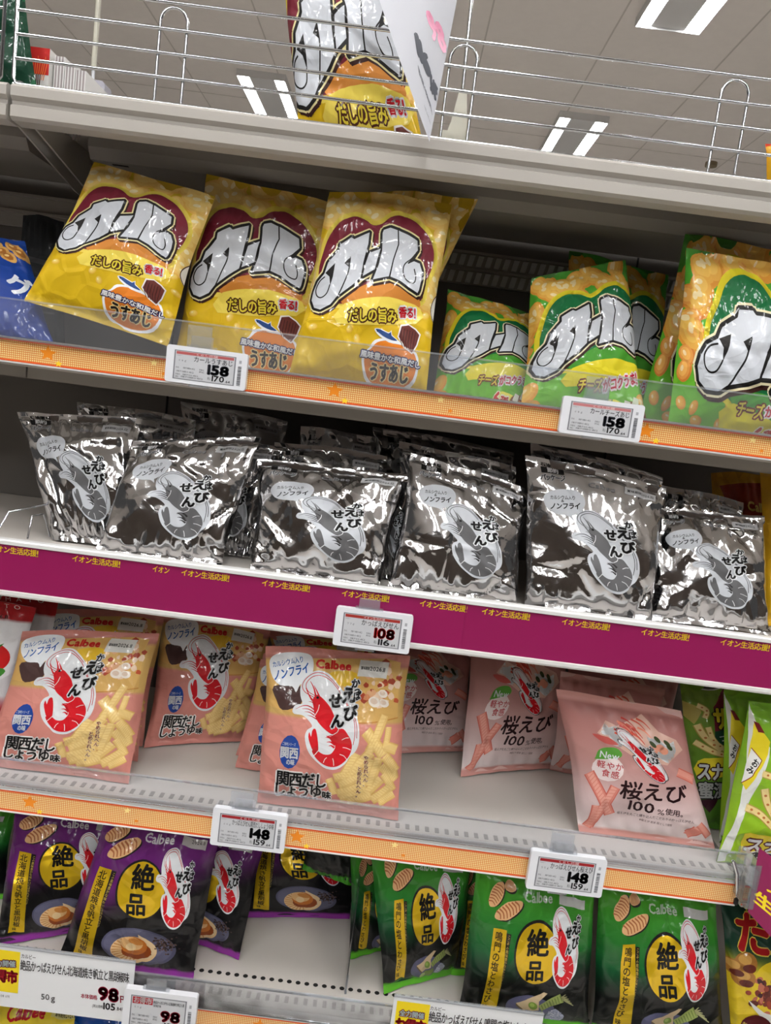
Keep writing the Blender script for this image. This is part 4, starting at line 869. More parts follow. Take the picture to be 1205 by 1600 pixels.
# shelves 2..5 with fronts
def strip_face(name, x0, x1, z0, z1, r, m, y=-.008):
    return MB().box(x0, x1, y, y+.0012, z0, z1).build(name, M[m], r)
STAR = [(math.cos(math.radians(-90+36*k))*(1 if k % 2 == 0 else .45), math.sin(math.radians(-90+36*k))*(1 if k % 2 == 0 else .45)) for k in range(10)]
def rail(label, zt_, zb_, x0, x1, stars, label2):
    r = empty('price_rail', ((x0+x1)/2, -.006, zb_), label, 'price rail', 'orange price rails'); h = zt_-zb_
    MB().prism([(.003, zb_-.001), (-.006, zb_-.001), (-.0095, zb_), (-.0095, zb_+.0015), (-.0062, zb_+.002), (-.0062, zt_-.002), (-.0095, zt_-.0015), (-.0095, zt_), (-.006, zt_+.001), (.003, zt_+.001)], x0, x1).build('rail_body', M['white_lip'], r)
    st = empty('promotion_strip', ((x0+x1)/2, -.0085, zb_), label2, 'shelf strip', 'dotted orange strips')
    strip_face('dotted_band', x0, x1, zb_+.0022, zt_-.0022, st, 'dots', -.0079)
    a = Art(); a.poly([(0, 0), (1, 0), (1, .085), (0, .085)], (226, 88, 36), 1); a.poly([(0, .93), (1, .93), (1, 1), (0, 1)], (226, 88, 36), 1)
    W_ = x1-x0
    for xs, zf, s_, c in stars:
        u0 = (xs-x0)/W_; a.poly([(u0+p*s_/W_, zf+q*s_/h) for p, q in STAR], c, 2)
    flat('stars_and_borders', a, (x0, -.0080, zt_-.0022), (W_, 0, 0), (0, 0, -(h-.0044)), M['label'], st)
    return r
OR, YE, PA = (236, 140, 30), (250, 214, 50), (250, 226, 150)
def starset(pxs, row):
    out = []
    for px in pxs:
        x = atY(px, row+.129*px, -.008)[0]; out += [(x, .45, .013, OR), (x+.016, .86, .0055, YE), (x+.15, .25, .006, PA), (x+.165, .7, .004, OR)]
    return out
def lip(label, z0, z1, x0, x1, y=-.013, joints=()):
    r = empty('acrylic_front_guard', ((x0+x1)/2, y, z0), label, 'shelf guard', 'clear acrylic guards')
    MB().prism([(y, z0-.006), (y+.0018, z0-.006), (y+.0018, z1), (y, z1)], x0, x1).build('clear_panel', M['acrylic'], r)
    MB().box(x0, x1, y-.0012, y+.003, z1-.0012, z1+.0012).build('top_edge', M['clear_clip'], r)
    for xj in joints:
        MB().box(xj-.017, xj+.017, y-.003, y-.0012, z0+.002, z1-.004).build('joint_clip', M['clear_clip'], r)
    return r
s2 = empty('shelf', (0, .2, Z2), 'second shelf from the top, holding the curl snack bags', 'shelf', 'shelves of the rack'); deck(s2, Z2, XB, XR)
s2b = empty('shelf', (XB-.45, .2, Z2), 'shelf of the neighbouring left bay under the blue bag', 'shelf', 'shelves of the rack'); deck(s2b, Z2, XB-.92, XB-.003)
s3 = empty('shelf', (0, .2, Z3), 'middle shelf behind the magenta strip, holding the silver bags', 'shelf', 'shelves of the rack'); deck(s3, Z3, XL, XR)
XE = atY(1150, 1380, 0)[0]
s4 = empty('shelf', (0, .2, Z4), 'pale grey shelf holding the pink and pale pink bags', 'shelf', 'shelves of the rack'); deck(s4, Z4, XL, XE)
s4b = empty('shelf', (XE+.3, .2, Z4), 'shelf of the neighbouring bay at the right edge under the green pea snack bags', 'shelf', 'shelves of the rack'); deck(s4b, Z4, XE+.006, XE+.6)
s5 = empty('shelf', (0, .2, Z5), 'lowest visible pale shelf with a row of round holes near its front', 'shelf', 'shelves of the rack'); deck(s5, Z5, XL, XR)
hm = MB()
for k in range(-60, 70):
    x = k*.0148; th = np.linspace(0, 2*math.pi, 13)[:-1]
    hm.add([(x+.0042*math.cos(t), .062+.0042*math.sin(t), Z5+.0004) for t in th], [tuple(range(12))])
hm.build('perforation', M['dark'], s5)
for ss_, zz in ((s4, Z4), (s5, Z5)):
    hm = MB()
    for k in range(-60, 42 if ss_ is s4 else 70):
        x = k*.0155+.004
        hm.box(x-.0032, x+.0032, .016, .030, zz+.0001, zz+.0005)
    hm.build('front_slots', M['slot'], ss_)
hm = MB()
s6 = empty('shelf', (0, .2, Z6), 'bottom shelf below the price cards, hardly in view', 'shelf', 'shelves of the rack'); deck(s6, Z6, XL, XR)
rail('orange price rail under the curl snack bags', 1.5245, 1.4895, XL, XR, [], '')if 0 else None
rail('white price rail carrying the orange dotted strip, highest of the orange ones', 1.5245, 1.4895, XL, XR, starset([75, 523, 1010], 542), 'orange dotted paper strip with stars in the highest orange rail')
rail('price rail with orange dotted strip under the pink bags', .8490, .8115, XL, XE, starset([47, 465], 1240), 'orange dotted paper strip with stars below the pink and pale pink bags')
rail('short price rail of the neighbouring bay at the right edge', .8490, .8115, XE+.010, XE+.6, [], 'short orange dotted strip at the right edge beside the hanging magenta sign')
rail('lowest price rail with orange dotted strip along the bottom of the photo', .5210, .4850, XL, XR, starset([408, 1000], 1530), 'orange dotted paper strip with a star at the bottom edge of the photo')
jx = [atY(316, 500, -.01)[0], atY(935, 590, -.01)[0]]
lip('clear acrylic guard in front of the yellow and green curl bags', 1.5265, 1.5765, XL, XR, joints=jx)
lip('clear acrylic guard in front of the pink bags, ending at the right', .862, .900, XL, XE, joints=[atY(380, 1240, -.01)[0], atY(880, 1300, -.01)[0]])
lip('clear acrylic guard along the lowest visible shelf behind the price cards', .531, .572, XL, XR, joints=[atY(258, 1530, -.01)[0]])
MB().box(XL, XE, -.009, .003, .8505, .8565).build('front_edge', M['white_lip'], s4); MB().box(XL, XR, -.009, .003, .523, .5265).build('front_edge', M['white_lip'], s5)
# magenta rail
zm0, zm1 = 1.153, 1.2345
mr = empty('magenta_shelf_rail', (0, -.006, zm0), 'wide white rail with a plain magenta face under the silver bags', 'price rail')
MB().prism([(.003, zm0-.002), (-.010, zm0-.002), (-.012, zm0+.001), (-.012, zm0+.006), (-.008, zm0+.007), (-.008, zm1-.007), (-.012, zm1-.006), (-.012, zm1-.001), (-.010, zm1+.001), (.003, zm1+.001)], XL, XR).build('rail_body', M['white_lip'], mr)
ms = empty('magenta_paper_strip', (0, -.009, zm0), 'magenta paper strip printed with repeated yellow Japanese writing', 'shelf strip')
strip_face('paper', XL, XR, zm0+.007, zm1-.007, ms, 'magenta', -.0095)
a = Art(); WM = XR-XL; HM = zm1-zm0-.014; a.dim = np.array([WM, HM])
def um(px, py): return (atY(px, py, -.0095)[0]-XL)/WM
for px, py, t, wpx in ((-15, 847, 'イオン生活応援!', 76), (113, 866, 'イオン生活応援!', 76), (239, 880, 'イオン', 27), (284, 884, 'イオン生活応援!', 76), (410, 902, 'イオン生活応援!', 76), (535, 918, 'イオン生活応援!', 75), (657, 934, 'イオン生活応援!', 75), (754, 946, 'イオン生活応援!', 76), (879, 963, 'イオン生活応援!', 76), (1003, 980, 'イオン生活応援!', 76), (1127, 995, 'イオン生活応援!', 78)):
    q = atY(px, py, -.0095); v0 = (zm1-.007-q[2])/HM; u0 = um(px, py); u1 = um(px+wpx, py+.129*wpx); v0 = max(v0, .03)
    a.text(t, (u0, v0), (u1, v0), (u0, v0+.155), (250, 222, 40), L=1, bold=.035)
flat('lettering', a, (XL, -.0097, zm1-.007), (WM, 0, 0), (0, 0, -HM), M['label'], ms)
for px, py in ((722, 990), (0, 900)):
    x = atY(px, py, 0)[0]; MB().box(x-.0006, x+.0006, -.0100, -.0094, zm0+.007, zm1-.007).build('paper_joint', M['magenta'], ms)

# ------------------------------------------------------------------ electronic price labels
def esl(quad, lines, label, promo, price, tax, pc=(44, 44, 48), ban=(150, 50, 52), name2=None, y=-.024, y2=None, big=False):
    P = [atY(px, py, y) for px, py in quad]
    x0 = (P[0][0]+P[3][0])/2; x1 = (P[1][0]+P[2][0])/2; z1 = (P[0][2]+P[1][2])/2; z0 = (P[2][2]+P[3][2])/2
    r = empty('electronic_price_label', ((x0+x1)/2, y, z0), label, 'price label', 'electronic price labels'); W_, H_ = x1-x0, z1-z0
    mb = MB(); rbox(mb, x0, x1, y, y+.010, z0, z1, .004); mb.build('label_case', M['white_plastic'], r)
    mb = MB(); mb.box(x0+.3*W_, x0+.55*W_, y+.001, y+.008, z0-.0035, z0+.001).build('bottom_latch', M['clear_clip'], r)
    MB().box(x0+.28*W_, x0+.55*W_, y+.004, y+.0065, z1-.002, z1+.016).box(x0+.24*W_, x0+.60*W_, y+.003, y+.009, z1-.001, z1+.003).build('hanging_clip', M['clear_clip'], r)
    a = Art(); a.dim = np.array([W_, H_]); bgc = (196, 198, 202)
    a.poly([(.10, .12), (.86, .12), (.86, .90), (.10, .90)], (120, 122, 128), 1); a.poly([(.115, .14), (.845, .14), (.845, .88), (.115, .88)], bgc, 2)
    if not big: a.poly([(.125, .15), (.835, .15), (.835, .225), (.125, .225)], ban, 3); a.textbox(promo, .36, .155, .64, .222, (226, 200, 200), L=4, res=1)
    else: a.poly([(.125, .15), (.40, .15), (.40, .31), (.125, .31)], (170, 26, 40), 3); a.textbox('お得市', .135, .155, .39, .305, (240, 230, 230), L=4, bold=.05)
    if big: a.textbox(lines, .41, .19, .83, .27, (44, 44, 48), L=4, res=1, bold=.02); a.textbox('胡椒味', .41, .28, .52, .35, (44, 44, 48), L=4, res=1)
    else: a.textbox(lines, .34 if len(lines) < 10 else .27, .235, .83, .40, (44, 44, 48), L=4, bold=.012)
    a.textbox('カルビー' , .125, .24, .2, .28, (80, 80, 84), L=4, res=1) if not big else None
    a.textbox(name2 or '６８ｇ', .15, .36, .26, .42, (80, 80, 84), L=4, res=1)
    a.textbox(price, .52, .41, .79, .68, pc, L=4, bold=.13, res=3); a.textbox(tax, .58, .69, .74, .85, (36, 36, 40), L=4, bold=.06, res=3); a.textbox('.64', .745, .78, .81, .85, (36, 36, 40), L=4, bold=.04); a.textbox('税込', .53, .74, .57, .83, (60, 60, 64), L=4, res=1)
    for q, (xa, xb, ya) in enumerate(((.13, .17, .56), (.22, .37, .56), (.42, .48, .56), (.42, .48, .62), (.14, .36, .66), (.13, .19, .74), (.22, .42, .74), (.2, .48, .80), (.13, .17, .81))): a.textbox('陳列棚番号'[:2+q % 3]+'0412', xa, ya, xb, ya+.05, (96, 96, 100), L=4, res=1)
    zz = random.Random(len(lines)*7+int(price)); yv = .36
    while yv < .88:
        h_ = zz.uniform(.006, .022); a.poly([(.89, yv), (.935, yv), (.935, yv+h_), (.89, yv+h_)], (84, 86, 92), 2); yv += h_+zz.uniform(.006, .016)
    a.poly([(.90, .2), (.93, .2), (.93, .28), (.90, .28)], (170, 172, 178), 2)
    flat('screen', a, (x0, y-.0001, z1), (W_, 0, 0), (0, 0, -H_), M['label'], r)
esl([(263, 536), (388, 555), (382, 612), (255, 594)], 'カールうすあじ', 'electronic price label reading 158 under the yellow curl bags', 'くらし応援', '158', '170', (80, 82, 90), (176, 92, 92))
esl([(879, 617), (1007, 634), (1001, 692), (875, 676)], 'カールチーズあじ', 'electronic price label reading 158 under the green curl bags', 'くらし応援', '158', '170', (66, 68, 76), (190, 120, 122))
esl([(527, 946), (647, 965), (638, 1024), (519, 1006)], 'かっぱえびせん', 'electronic price label with red 108 hanging on the magenta rail', 'イオン生活応援', '108', '116', (168, 34, 36), (156, 50, 44), '７７ｇ')
esl([(333, 1262), (449, 1276), (444, 1334), (328, 1320)], 'かっぱえびせん関西だししょうゆ味', 'electronic price label reading 148 below the pink dashi soy bags', 'くらし応援', '148', '159', (30, 30, 34), (150, 30, 36), '６６ｇ')
esl([(829, 1327), (948, 1346), (941, 1404), (824, 1388)], 'かっぱえびせん桜えび', 'electronic price label reading 148 below the largest pale pink bag', 'くらし応援', '148', '159', (30, 30, 34), (150, 30, 36), '５５ｇ')
esl([(197, 1541), (310, 1563), (301, 1626), (187, 1606)], '絶品かっぱえびせん北海道焼き帆立と黒', 'electronic price label with red 98 overlapping the left price card', '', '98', '105', (164, 26, 50), None, '５０ｇ', big=True, y=-.045)

# printed price cards
def card(quad, label, items, y=-.020):
    P = [atY(px, py, y) for px, py in quad]; x0 = (P[0][0]+P[3][0])/2; x1 = (P[1][0]+P[2][0])/2; z1 = (P[0][2]+P[1][2])/2; z0 = (P[2][2]+P[3][2])/2
    r = empty('price_card', ((x0+x1)/2, y, z0), label, 'price card', 'large printed price cards')
    MB().box(x0, x1, y, y+.0008, z0, z1).build('card', mat('card_white', (226, 228, 230), .35), r)
    MB().box(x0, x1, y-.0012, y+.002, z1-.0025, z1+.0015).build('holder_edge', M['clear_clip'], r)
    a = Art(quad); items(a); flat('print', a, (x0, y-.0002, z1), (x1-x0, 0, 0), (0, 0, z0-z1), M['label'], r)
def it1(a):
    a.crop(0, 1460, 3.766)
    a.poly([(-60, 80), (130, 105), (98, 345), (-80, 322)], (232, 206, 20), 1)
    a.text('全力開催', (-60, 145), (100, 155), (-64, 185), WHT, L=2, out=((.16, (150, 20, 50)),), bold=.04); a.text('お得市', (-80, 195), (106, 218), (-86, 268), (190, 24, 40), L=3, out=((.08, (120, 20, 20)),), bold=.08)
    a.text('カルビー', (135, 112), (222, 125), (132, 140), (70, 64, 66), L=2, bold=.02); a.text('絶品かっぱえびせん北海道焼き帆立と黒胡椒味', (128, 148), (768, 228), (122, 212), (34, 30, 32), L=2, bold=.022, tight=.95)
    a.text('50', (235, 345), (288, 350), (232, 382), (70, 66, 66), L=2, bold=.02); a.text('g', (292, 352), (320, 354), (290, 392), (70, 66, 66), L=2, bold=.02); a.text('本体価格', (472, 345), (570, 358), (470, 374), (176, 20, 60), L=2, bold=.03)
    a.text('98', (580, 305), (702, 322), (572, 385), (176, 20, 60), L=2, bold=.13, res=3); a.text('円', (703, 358), (748, 365), (700, 402), (176, 20, 60), L=2, bold=.06); a.text('(税込価格', (535, 408), (600, 416), (533, 428), (60, 56, 58), L=2, res=1); a.text('105', (602, 398), (675, 408), (598, 440), (40, 36, 38), L=2, bold=.07); a.text('.84円', (676, 424), (728, 432), (674, 446), (40, 36, 38), L=2, bold=.03)
    a.text('08 691', (-5, 348), (48, 355), (-6, 365), (110, 106, 108), L=2, res=1)
card([(-60, 1468), (215, 1504), (200, 1598), (-72, 1562)], 'white price card with yellow corner reading 98 at the bottom left', it1)
def it2(a):
    a.crop(600, 1530, 4.635)
    a.poly([(95, 152), (335, 184), (300, 480), (60, 450)], (232, 206, 20), 1); a.text('全力開催', (115, 216), (295, 244), (110, 262), WHT, L=2, out=((.16, (150, 20, 50)),), bold=.04); a.text('お得市', (85, 272), (310, 305), (72, 375), (190, 24, 40), L=3, out=((.08, (120, 20, 20)),), bold=.08)
    a.text('カルビー', (335, 190), (448, 206), (332, 222), (70, 64, 66), L=2, bold=.02); a.text('絶品かっぱえびせん鳴門の塩とわさび味', (330, 228), (1130, 330), (320, 308), (34, 30, 32), L=2, bold=.022, tight=.95)
card([(616, 1554), (849, 1585), (833, 1690), (602, 1660)], 'white price card with yellow corner at the bottom centre, cut by the photo edge', it2)

# ------------------------------------------------------------------ right edge: hanging magenta sign
hs = empty('hanging_sign', tuple(atY(1205, 1400, -.05)), 'magenta sign with yellow Japanese writing hanging at the right edge', 'sign')
SQ4 = [(1187, 1325), (1330, 1420), (1330, 1580), (1172, 1432)]
Pq = [atY(1187, 1325, -.05), atY(1330, 1430, -.02), atY(1330, 1600, -.02), atY(1169, 1425, -.05)]
mb = MB(); nn = np.array([0, .001, 0]); V = [p for p in Pq]+[p+nn for p in Pq]
mb.add(V, [(0, 1, 2, 3), (7, 6, 5, 4), (0, 4, 5, 1), (1, 5, 6, 2), (2, 6, 7, 3), (3, 7, 4, 0)]).build('sign_board', M['magenta'], hs)
a = Art([(1187, 1325), (1330, 1430), (1330, 1600), (1169, 1425)]).crop(1080, 1300, 5.336)
a.text('イオン', (600, 380), (900, 560), (590, 470), (250, 222, 40), L=1, bold=.07); a.text('生活応援', (530, 440), (1000, 780), (510, 560), (250, 222, 40), L=1, bold=.06)
UVm = a; 
def flat_quad(name, art, Pq, m, parent, d=.00025):
    UV, LL, CC, TT = art.compile(cut=False); u = UV[:, :1]; v = UV[:, 1:]
    # same projective map as used while tracing
    src = art.quad_px
    P = (1-u)*(1-v)*Pq[0]+u*(1-v)*Pq[1]+u*v*Pq[2]+(1-u)*v*Pq[3]
    n = np.cross(Pq[3]-Pq[0], Pq[1]-Pq[0]); n /= np.linalg.norm(n)
    if n[1] > 0: n = -n
    P = P+n*(LL[:, None]*d+.0002)
    return mesh_from(name, P, TT, CC, m, parent, np.tile(n, (len(P), 1)), tuple(parent.location))
a.quad_px = None
flat_quad('lettering', a, Pq, M['label'], hs)
mb = MB(); q = [atY(1173, 1352, -.052), atY(1186, 1362, -.052), atY(1180, 1392, -.052), atY(1166, 1380, -.052)]; V = q+[p+np.array([0, .004, 0]) for p in q]
mb.add(V, [(0, 1, 2, 3), (7, 6, 5, 4), (0, 4, 5, 1), (1, 5, 6, 2), (2, 6, 7, 3), (3, 7, 4, 0)]).build('clear_holder', M['clear_clip'], hs)
xc = atY(1165, 1330, -.02)[0]; MB().box(xc, xc+.012, -.05, 0, .835, .905).build('holder_arm', M['clear_clip'], hs)
# thin wire hook at the shelf end
hk = empty('wire_hook', (XE, -.016, .80), 'grey bent wire hook with black tip at the right end of the pink shelf', 'hook')
ht = [atY(1146, 1345, -.018), atY(1152, 1365, -.018), atY(1152, 1400, -.018)]
MB().tube(ht, .0028).build('wire', M['chrome'], hk); e = atY(1151, 1405, -.018); MB().tube([e, e+np.array([0, 0, -.008])], .0034).build('black_tip', M['dark'], hk)

# dividers
def divider(label, x, z, y0=.02, y1=.36, h=.10):
    r = empty('shelf_divider', (x, (y0+y1)/2, z), label, 'shelf divider')
    MB().prism([(y0, z), (y1, z), (y1, z+h), (y0+.04, z+h), (y0, z+.03)], x-.0007, x+.0007).build('clear_sheet', M['divider'], r)
    MB().box(x-.002, x+.002, y0, y0+.008, z, z+.03).build('front_foot', M['clear_clip'], r)
divider('thin clear divider between the purple and the green bags', atZ(541, 1538, Z5)[0], Z5+.0005, .05, .34, .17)
dv = empty('wire_divider', (0, 0, Z3), 'chrome wire divider at the left end of the silver bag shelf', 'shelf divider')
dl = [atY(-8, 838, .02), atY(14, 800, .03), atY(84, 786, .09), atY(100, 815, .1)]
MB().tube([(p[0], p[1], max(p[2], Z3+.003)) for p in dl], .0016).build('outer_wire', M['chrome'], dv)
dl = [atY(43, 842, .04), atY(50, 806, .05), atY(68, 803, .07), atY(78, 840, .09)]
MB().tube([(p[0], p[1], max(p[2], Z3+.003)) for p in dl], .0014).build('inner_wire', M['chrome'], dv)

# ------------------------------------------------------------------ things on the top shelf
ZT = zt-.006
card_root = empty('hanging_price_card', tuple(atY(671, 219, -.06)), 'white price card with grey figures hanging over the top shelf, its corner pointing down', 'price card')
hq = [(640, -210), (716, -10), (671, 221), (560, -100)]; hy = [-.02, -.10, -.065, -.02]
Pq = [atY(x, y, yy) for (x, y), yy in zip(hq, hy)]
a = Art([(640, -210), (716, -10), (671, 221), (560, -100)]).crop(560, 0, 5.477)
gu = 12; V = []; Fc = []
def cardP(u, v):
    p = (1-u)*(1-v)*Pq[0]+u*(1-v)*Pq[1]+u*v*Pq[2]+(1-u)*v*Pq[3]; return p+np.array([0, .012*math.sin(math.pi*u), 0])
for j in range(gu+1):
    for i in range(gu+1): V.append(cardP(i/gu, j/gu))
n1 = len(V); V += [v+np.array([.0003, .0008, 0]) for v in V]
for j in range(gu):
    for i in range(gu):
        q = j*(gu+1)+i; Fc.append((q, q+1, q+gu+2, q+gu+1)); Fc.append((q+n1+gu+1, q+n1+gu+2, q+n1+1, q+n1))
o = link_mesh('card_sheet', V, Fc, mat('card_gloss', (228, 230, 238), .25), card_root, True, np.array(card_root.location))
a.text('116', (515, 100), (628, 345), (542, 310), (70, 72, 80), L=2, bold=.12); a.text('.64円', (632, 430), (706, 600), (648, 640), (70, 72, 80), L=2, bold=.12)
a.text('(税込価格 本体108円)', (530, 400), (645, 790), (538, 490), (120, 122, 130), L=2, bold=.02, res=1); a.text('0820826', (575, 790), (628, 950), (580, 850), (150, 152, 158), L=2, res=1)
a.text('98', (600, -120), (745, 90), (660, 160), (200, 120, 150), L=2, bold=.05)
UV, LL, CC, TT = a.compile(cut=False)
ok = (UV[TT].min((1, 2)) > .0) & (UV[TT].max((1, 2)) < 1.); TT = TT[ok]
if len(TT):
    Pp = np.array([cardP(u, v) for u, v in UV]); n = np.cross(Pq[3]-Pq[0], Pq[1]-Pq[0]); n /= np.linalg.norm(n); n = n if n[1] < 0 else -n
    mesh_from('lettering', Pp+n*.0006, TT, CC, M['label'], card_root, np.tile(n, (len(Pp), 1)), tuple(card_root.location))
rod = empty('sign_stand', tuple(atY(716, 215, .05)), 'chrome rod in a cream plastic foot standing behind the fence', 'sign stand')
p0, p1 = atY(741, -40, .05), atY(722, 150, .05)
MB().tube([p0, p1], .0026).build('rod', M['chrome'], rod)
p2 = atY(715, 195, .05)
mb = MB(); mb.prism([(p2[0]-.004, p1[2]+.004), (p2[0]+.007, p1[2]+.004), (p2[0]+.013, p2[2]), (p2[0]+.016, ZT+.03), (p2[0]-.014, ZT+.03), (p2[0]-.010, p2[2])], .043, .057, 'y'); mb.box(p2[0]-.022, p2[0]+.018, .035, .07, ZT+.001, ZT+.03); mb.build('plastic_foot', M['cream_plastic'], rod)
# carton of chocolate sticks
bx = empty('snack_carton', tuple(atY(75, 130, .12)), 'red and white snack carton with orange sticks pictured, by the green bag', 'carton')
q0 = atY(46, 72, .12); q1 = atY(75, 78, .12)
x0, x1 = atY(38, 100, .12)[0], atY(77, 100, .12)[0]; z1 = atY(60, 74, .12)[2]
MB().box(x0, x1, .12, .20, ZT, z1).build('box', mat('carton_white', (228, 226, 222), .4), bx)
a = Art(); a.poly([(0, 0), (1, 0), (1, .62), (0, .62)], (196, 44, 40), 1)
for i in range(8): a.taper([(.3+.07*i, .75), (.25+.1*i, .2+.05*(i % 3))], .03, .02, (238, 130, 60), 2, sm=1)
for i in range(5): a.taper([(.4+.06*i, 1.0), (.35+.08*i, .62)], .05, .04, (70, 40, 30), 2, sm=1)
flat('front_print', a, (x0, .1198, z1), (x1-x0, 0, 0), (0, 0, -(z1-ZT)*.6), M['label'], bx)
for i in range(3):
    x = x1+.004+.0; b_ = empty('snack_carton', (x+.012, .19, ZT), ['white striped carton side beside the red carton', 'pale striped carton behind the white striped one', 'pale striped carton furthest from the red carton'][i], 'carton', 'row of cartons going back')
    xx0 = x1+.003+i*.0165; MB().box(xx0, xx0+.0155, .13, .24, ZT, z1-.005-.008*i).build('box', mat('carton_pale_%d' % i, (222, 220, 218), .4), b_)
    aa = Art(); [aa.poly([(.12+.3*k, 0), (.27+.3*k, 0), (.27+.3*k, 1), (.12+.3*k, 1)], (160, 150, 150), 1) for k in range(3)]
    flat('stripes', aa, (xx0, .1298, z1-.005-.008*i), (.0155, 0, 0), (0, 0, -(z1-ZT)), M['label'], b_)
pole = empty('ceiling_pole', tuple(atY(148, 0, 1.6)), 'cream hanging pole from the ceiling holding a pale sign end, behind the fence at left', 'pole')
pt = atY(146, 110, 1.6); 
MB().tube([(pt[0]+.01, 1.6, CEIL), tuple(pt)], .009).build('rod', M['cream_plastic'], pole)
pb = atY(152, 130, 1.6); MB().tube([tuple(pt), tuple(pt+np.array([.0, 0, -.03])), tuple(pb)], .006).build('hook', M['white_plastic'], pole)
hb = atY(150, 140, 1.6); c = M['white_plastic']
mb = MB(); rbox(mb, hb[0]-.08, hb[0]+.04, 1.57, 1.63, hb[2]-.10, hb[2]+.02, .015); mb.build('sign_end', mat('pale_sign', (196, 194, 206), .5), pole)
sd = atZ(1112, 254, CEIL); sp_ = MB(); sp_.tube([(sd[0], sd[1], CEIL), (sd[0], sd[1], CEIL-.04)], .06, 16); tag(sp_.build('smoke_detector', mat('detector', (140, 126, 100), .6)), 'small dull brown disc on the ceiling near the right end of the fence', 'smoke detector')

# ------------------------------------------------------------------ the bags
B = bag
g1 = 'yellow light-salt curl snack bags'; g2 = 'green cheese curl snack bags'; g3 = 'silver foil shrimp cracker bags'; g4 = 'pink dashi soy shrimp cracker bags'; g5 = 'pale pink sakura shrimp cracker bags'; g6 = 'purple scallop pepper cracker bags'; g7 = 'green wasabi salt cracker bags'; g8 = 'lime green pea snack bags'
yb = (196, 160, 30)
B(kT, [(436, -75), (618, -60), (664, 250), (466, 226)], .09, .06, ZT, 'yellow curl snack bag with maroon emblem standing on the top shelf', g1, seed=1, backcol=yb, sealcol=(206, 172, 40))
B(kY, [(148, 255), (335, 308), (262, 541), (38, 470)], .10, .05, Z2, 'yellow curl snack bag leaning left, leftmost of the yellow bags', g1, seed=2, backcol=yb, crease=1.3, sealcol=(206, 172, 40), shelf_fit=False)
B(kY, [(322, 273), (530, 322), (482, 552), (272, 520)], .14, .105, Z2, 'yellow curl snack bag in the middle, between two other yellow bags', g1, seed=3, backcol=yb, sealcol=(206, 172, 40), T=.04)
B(kY, KQ, .085, .035, Z2, 'yellow curl snack bag directly left of the green bags, right one of the three together', g1, seed=4, backcol=yb, sealcol=(206, 172, 40), T=.05)
B(kY, [(600, 300), (746, 312), (612, 560), (540, 545)], .137, .127, Z2, 'yellow bag hidden behind another, only its folded top corner sticking out to the right', g1, seed=5, backcol=yb, T=.02)
gb = (60, 120, 40)
B(kE, [(700, 452), (838, 494), (842, 572), (684, 548)], .20, .11, Z2, 'green curl snack bag slumped back low beside the yellow bags', g2, seed=6, backcol=gb, T=.05)
B(kE, [(830, 436), (978, 408), (1024, 602), (824, 577)], (.13, .15), .07, Z2, 'green curl snack bag standing alone above the price label', g2, seed=7, backcol=gb, T=.055)
B(kE, [(889, 392), (1045, 432), (1035, 590), (890, 570)], .24, .20, Z2, 'dark green bag mostly hidden behind the lone green curl bag', g2, seed=8, backcol=gb, T=.03)
B(kG, [(1072, 366), (1250, 400), (1240, 640), (1003, 600)], .15, .12, Z2, 'green curl snack bag of which a strip shows left of the rightmost one', g2, seed=9, backcol=gb, T=.04)
B(kG, GQ, .075, .035, Z2, 'green curl snack bag cut by the right edge of the photo', g2, seed=10, backcol=gb, T=.055)
B(bB, [(-150, 350), (40, 378), (95, 490), (-150, 465)], .16, .05, Z2, 'blue biscuit snack bag at the left edge beside the yellow bags', 'blue bags', seed=11, backcol=(20, 50, 120), T=.05)
B(dP, [(36, 335), (100, 346), (108, 460), (24, 450)], .32, .30, Z2, 'dark grey pouch standing at the back behind the blue bag', 'pouches', seed=12, T=.02, cat='pouch', backcol=(50, 52, 56), shelf_fit=True)

sv = (196, 196, 198, 0.); kw = dict(m='foil', backcol=sv, ridge=1.6)
def S(q, yt, yb_, lab, seed, T=.045, crease=2.2, **k): B(sV, q, yt, yb_, Z3, lab, g3, seed=seed, T=T, crease=crease, **{**kw, **k})
S([(28, 645), (222, 655), (190, 862), (82, 848)], .13, .075, 'silver foil bag at the far left end of its shelf', 21, .04)
S([(208, 690), (408, 684), (346, 880), (148, 850)], .09, .03, 'silver foil bag second from the left in the front row', 22)
S([(270, 690), (442, 698), (392, 872), (290, 858)], .155, .125, 'silver foil bag whose right side shows beside the second front bag', 23, .03)
S([(122, 628), (306, 656), (300, 850), (120, 830)], .23, .20, 'dark reflecting silver bag behind the far left one', 24, .03)
S([(283, 628), (448, 658), (440, 860), (290, 840)], .30, .27, 'silver bag at the back with grey Latin lettering, left of the middle', 25, .03)
S([(404, 718), (640, 744), (592, 916), (392, 888)], .09, .03, 'silver foil bag above the magenta rail, left of the hanging label 108', 26, .055)
S([(428, 690), (606, 712), (602, 890), (430, 870)], .175, .15, 'silver bag half hidden behind the third front bag', 27, .03)
S([(470, 666), (588, 684), (588, 880), (465, 862)], .23, .20, 'silver bag furthest back behind the third front bag', 28, .03)
S([(560, 735), (652, 752), (646, 912), (580, 900)], .12, .10, 'narrow side of a silver bag between the third and fourth front bags', 29, .02)
S([(643, 708), (826, 765), (808, 940), (606, 914)], .09, .03, 'silver foil bag with a folded upper left corner, above the label 108 on its right', 30, .05)
S([(624, 690), (806, 730), (805, 930), (625, 905)], .17, .145, 'silver bag standing just behind the one with the folded corner', 31, .03)
S([(584, 666), (802, 706), (800, 905), (590, 880)], .30, .27, 'silver bag with the widest crimped top seal in the back row', 32, .03)
S(VQ, .085, .03, 'flat upright silver foil bag with a large speech bubble, second from the right', 33, .05, 2.0)
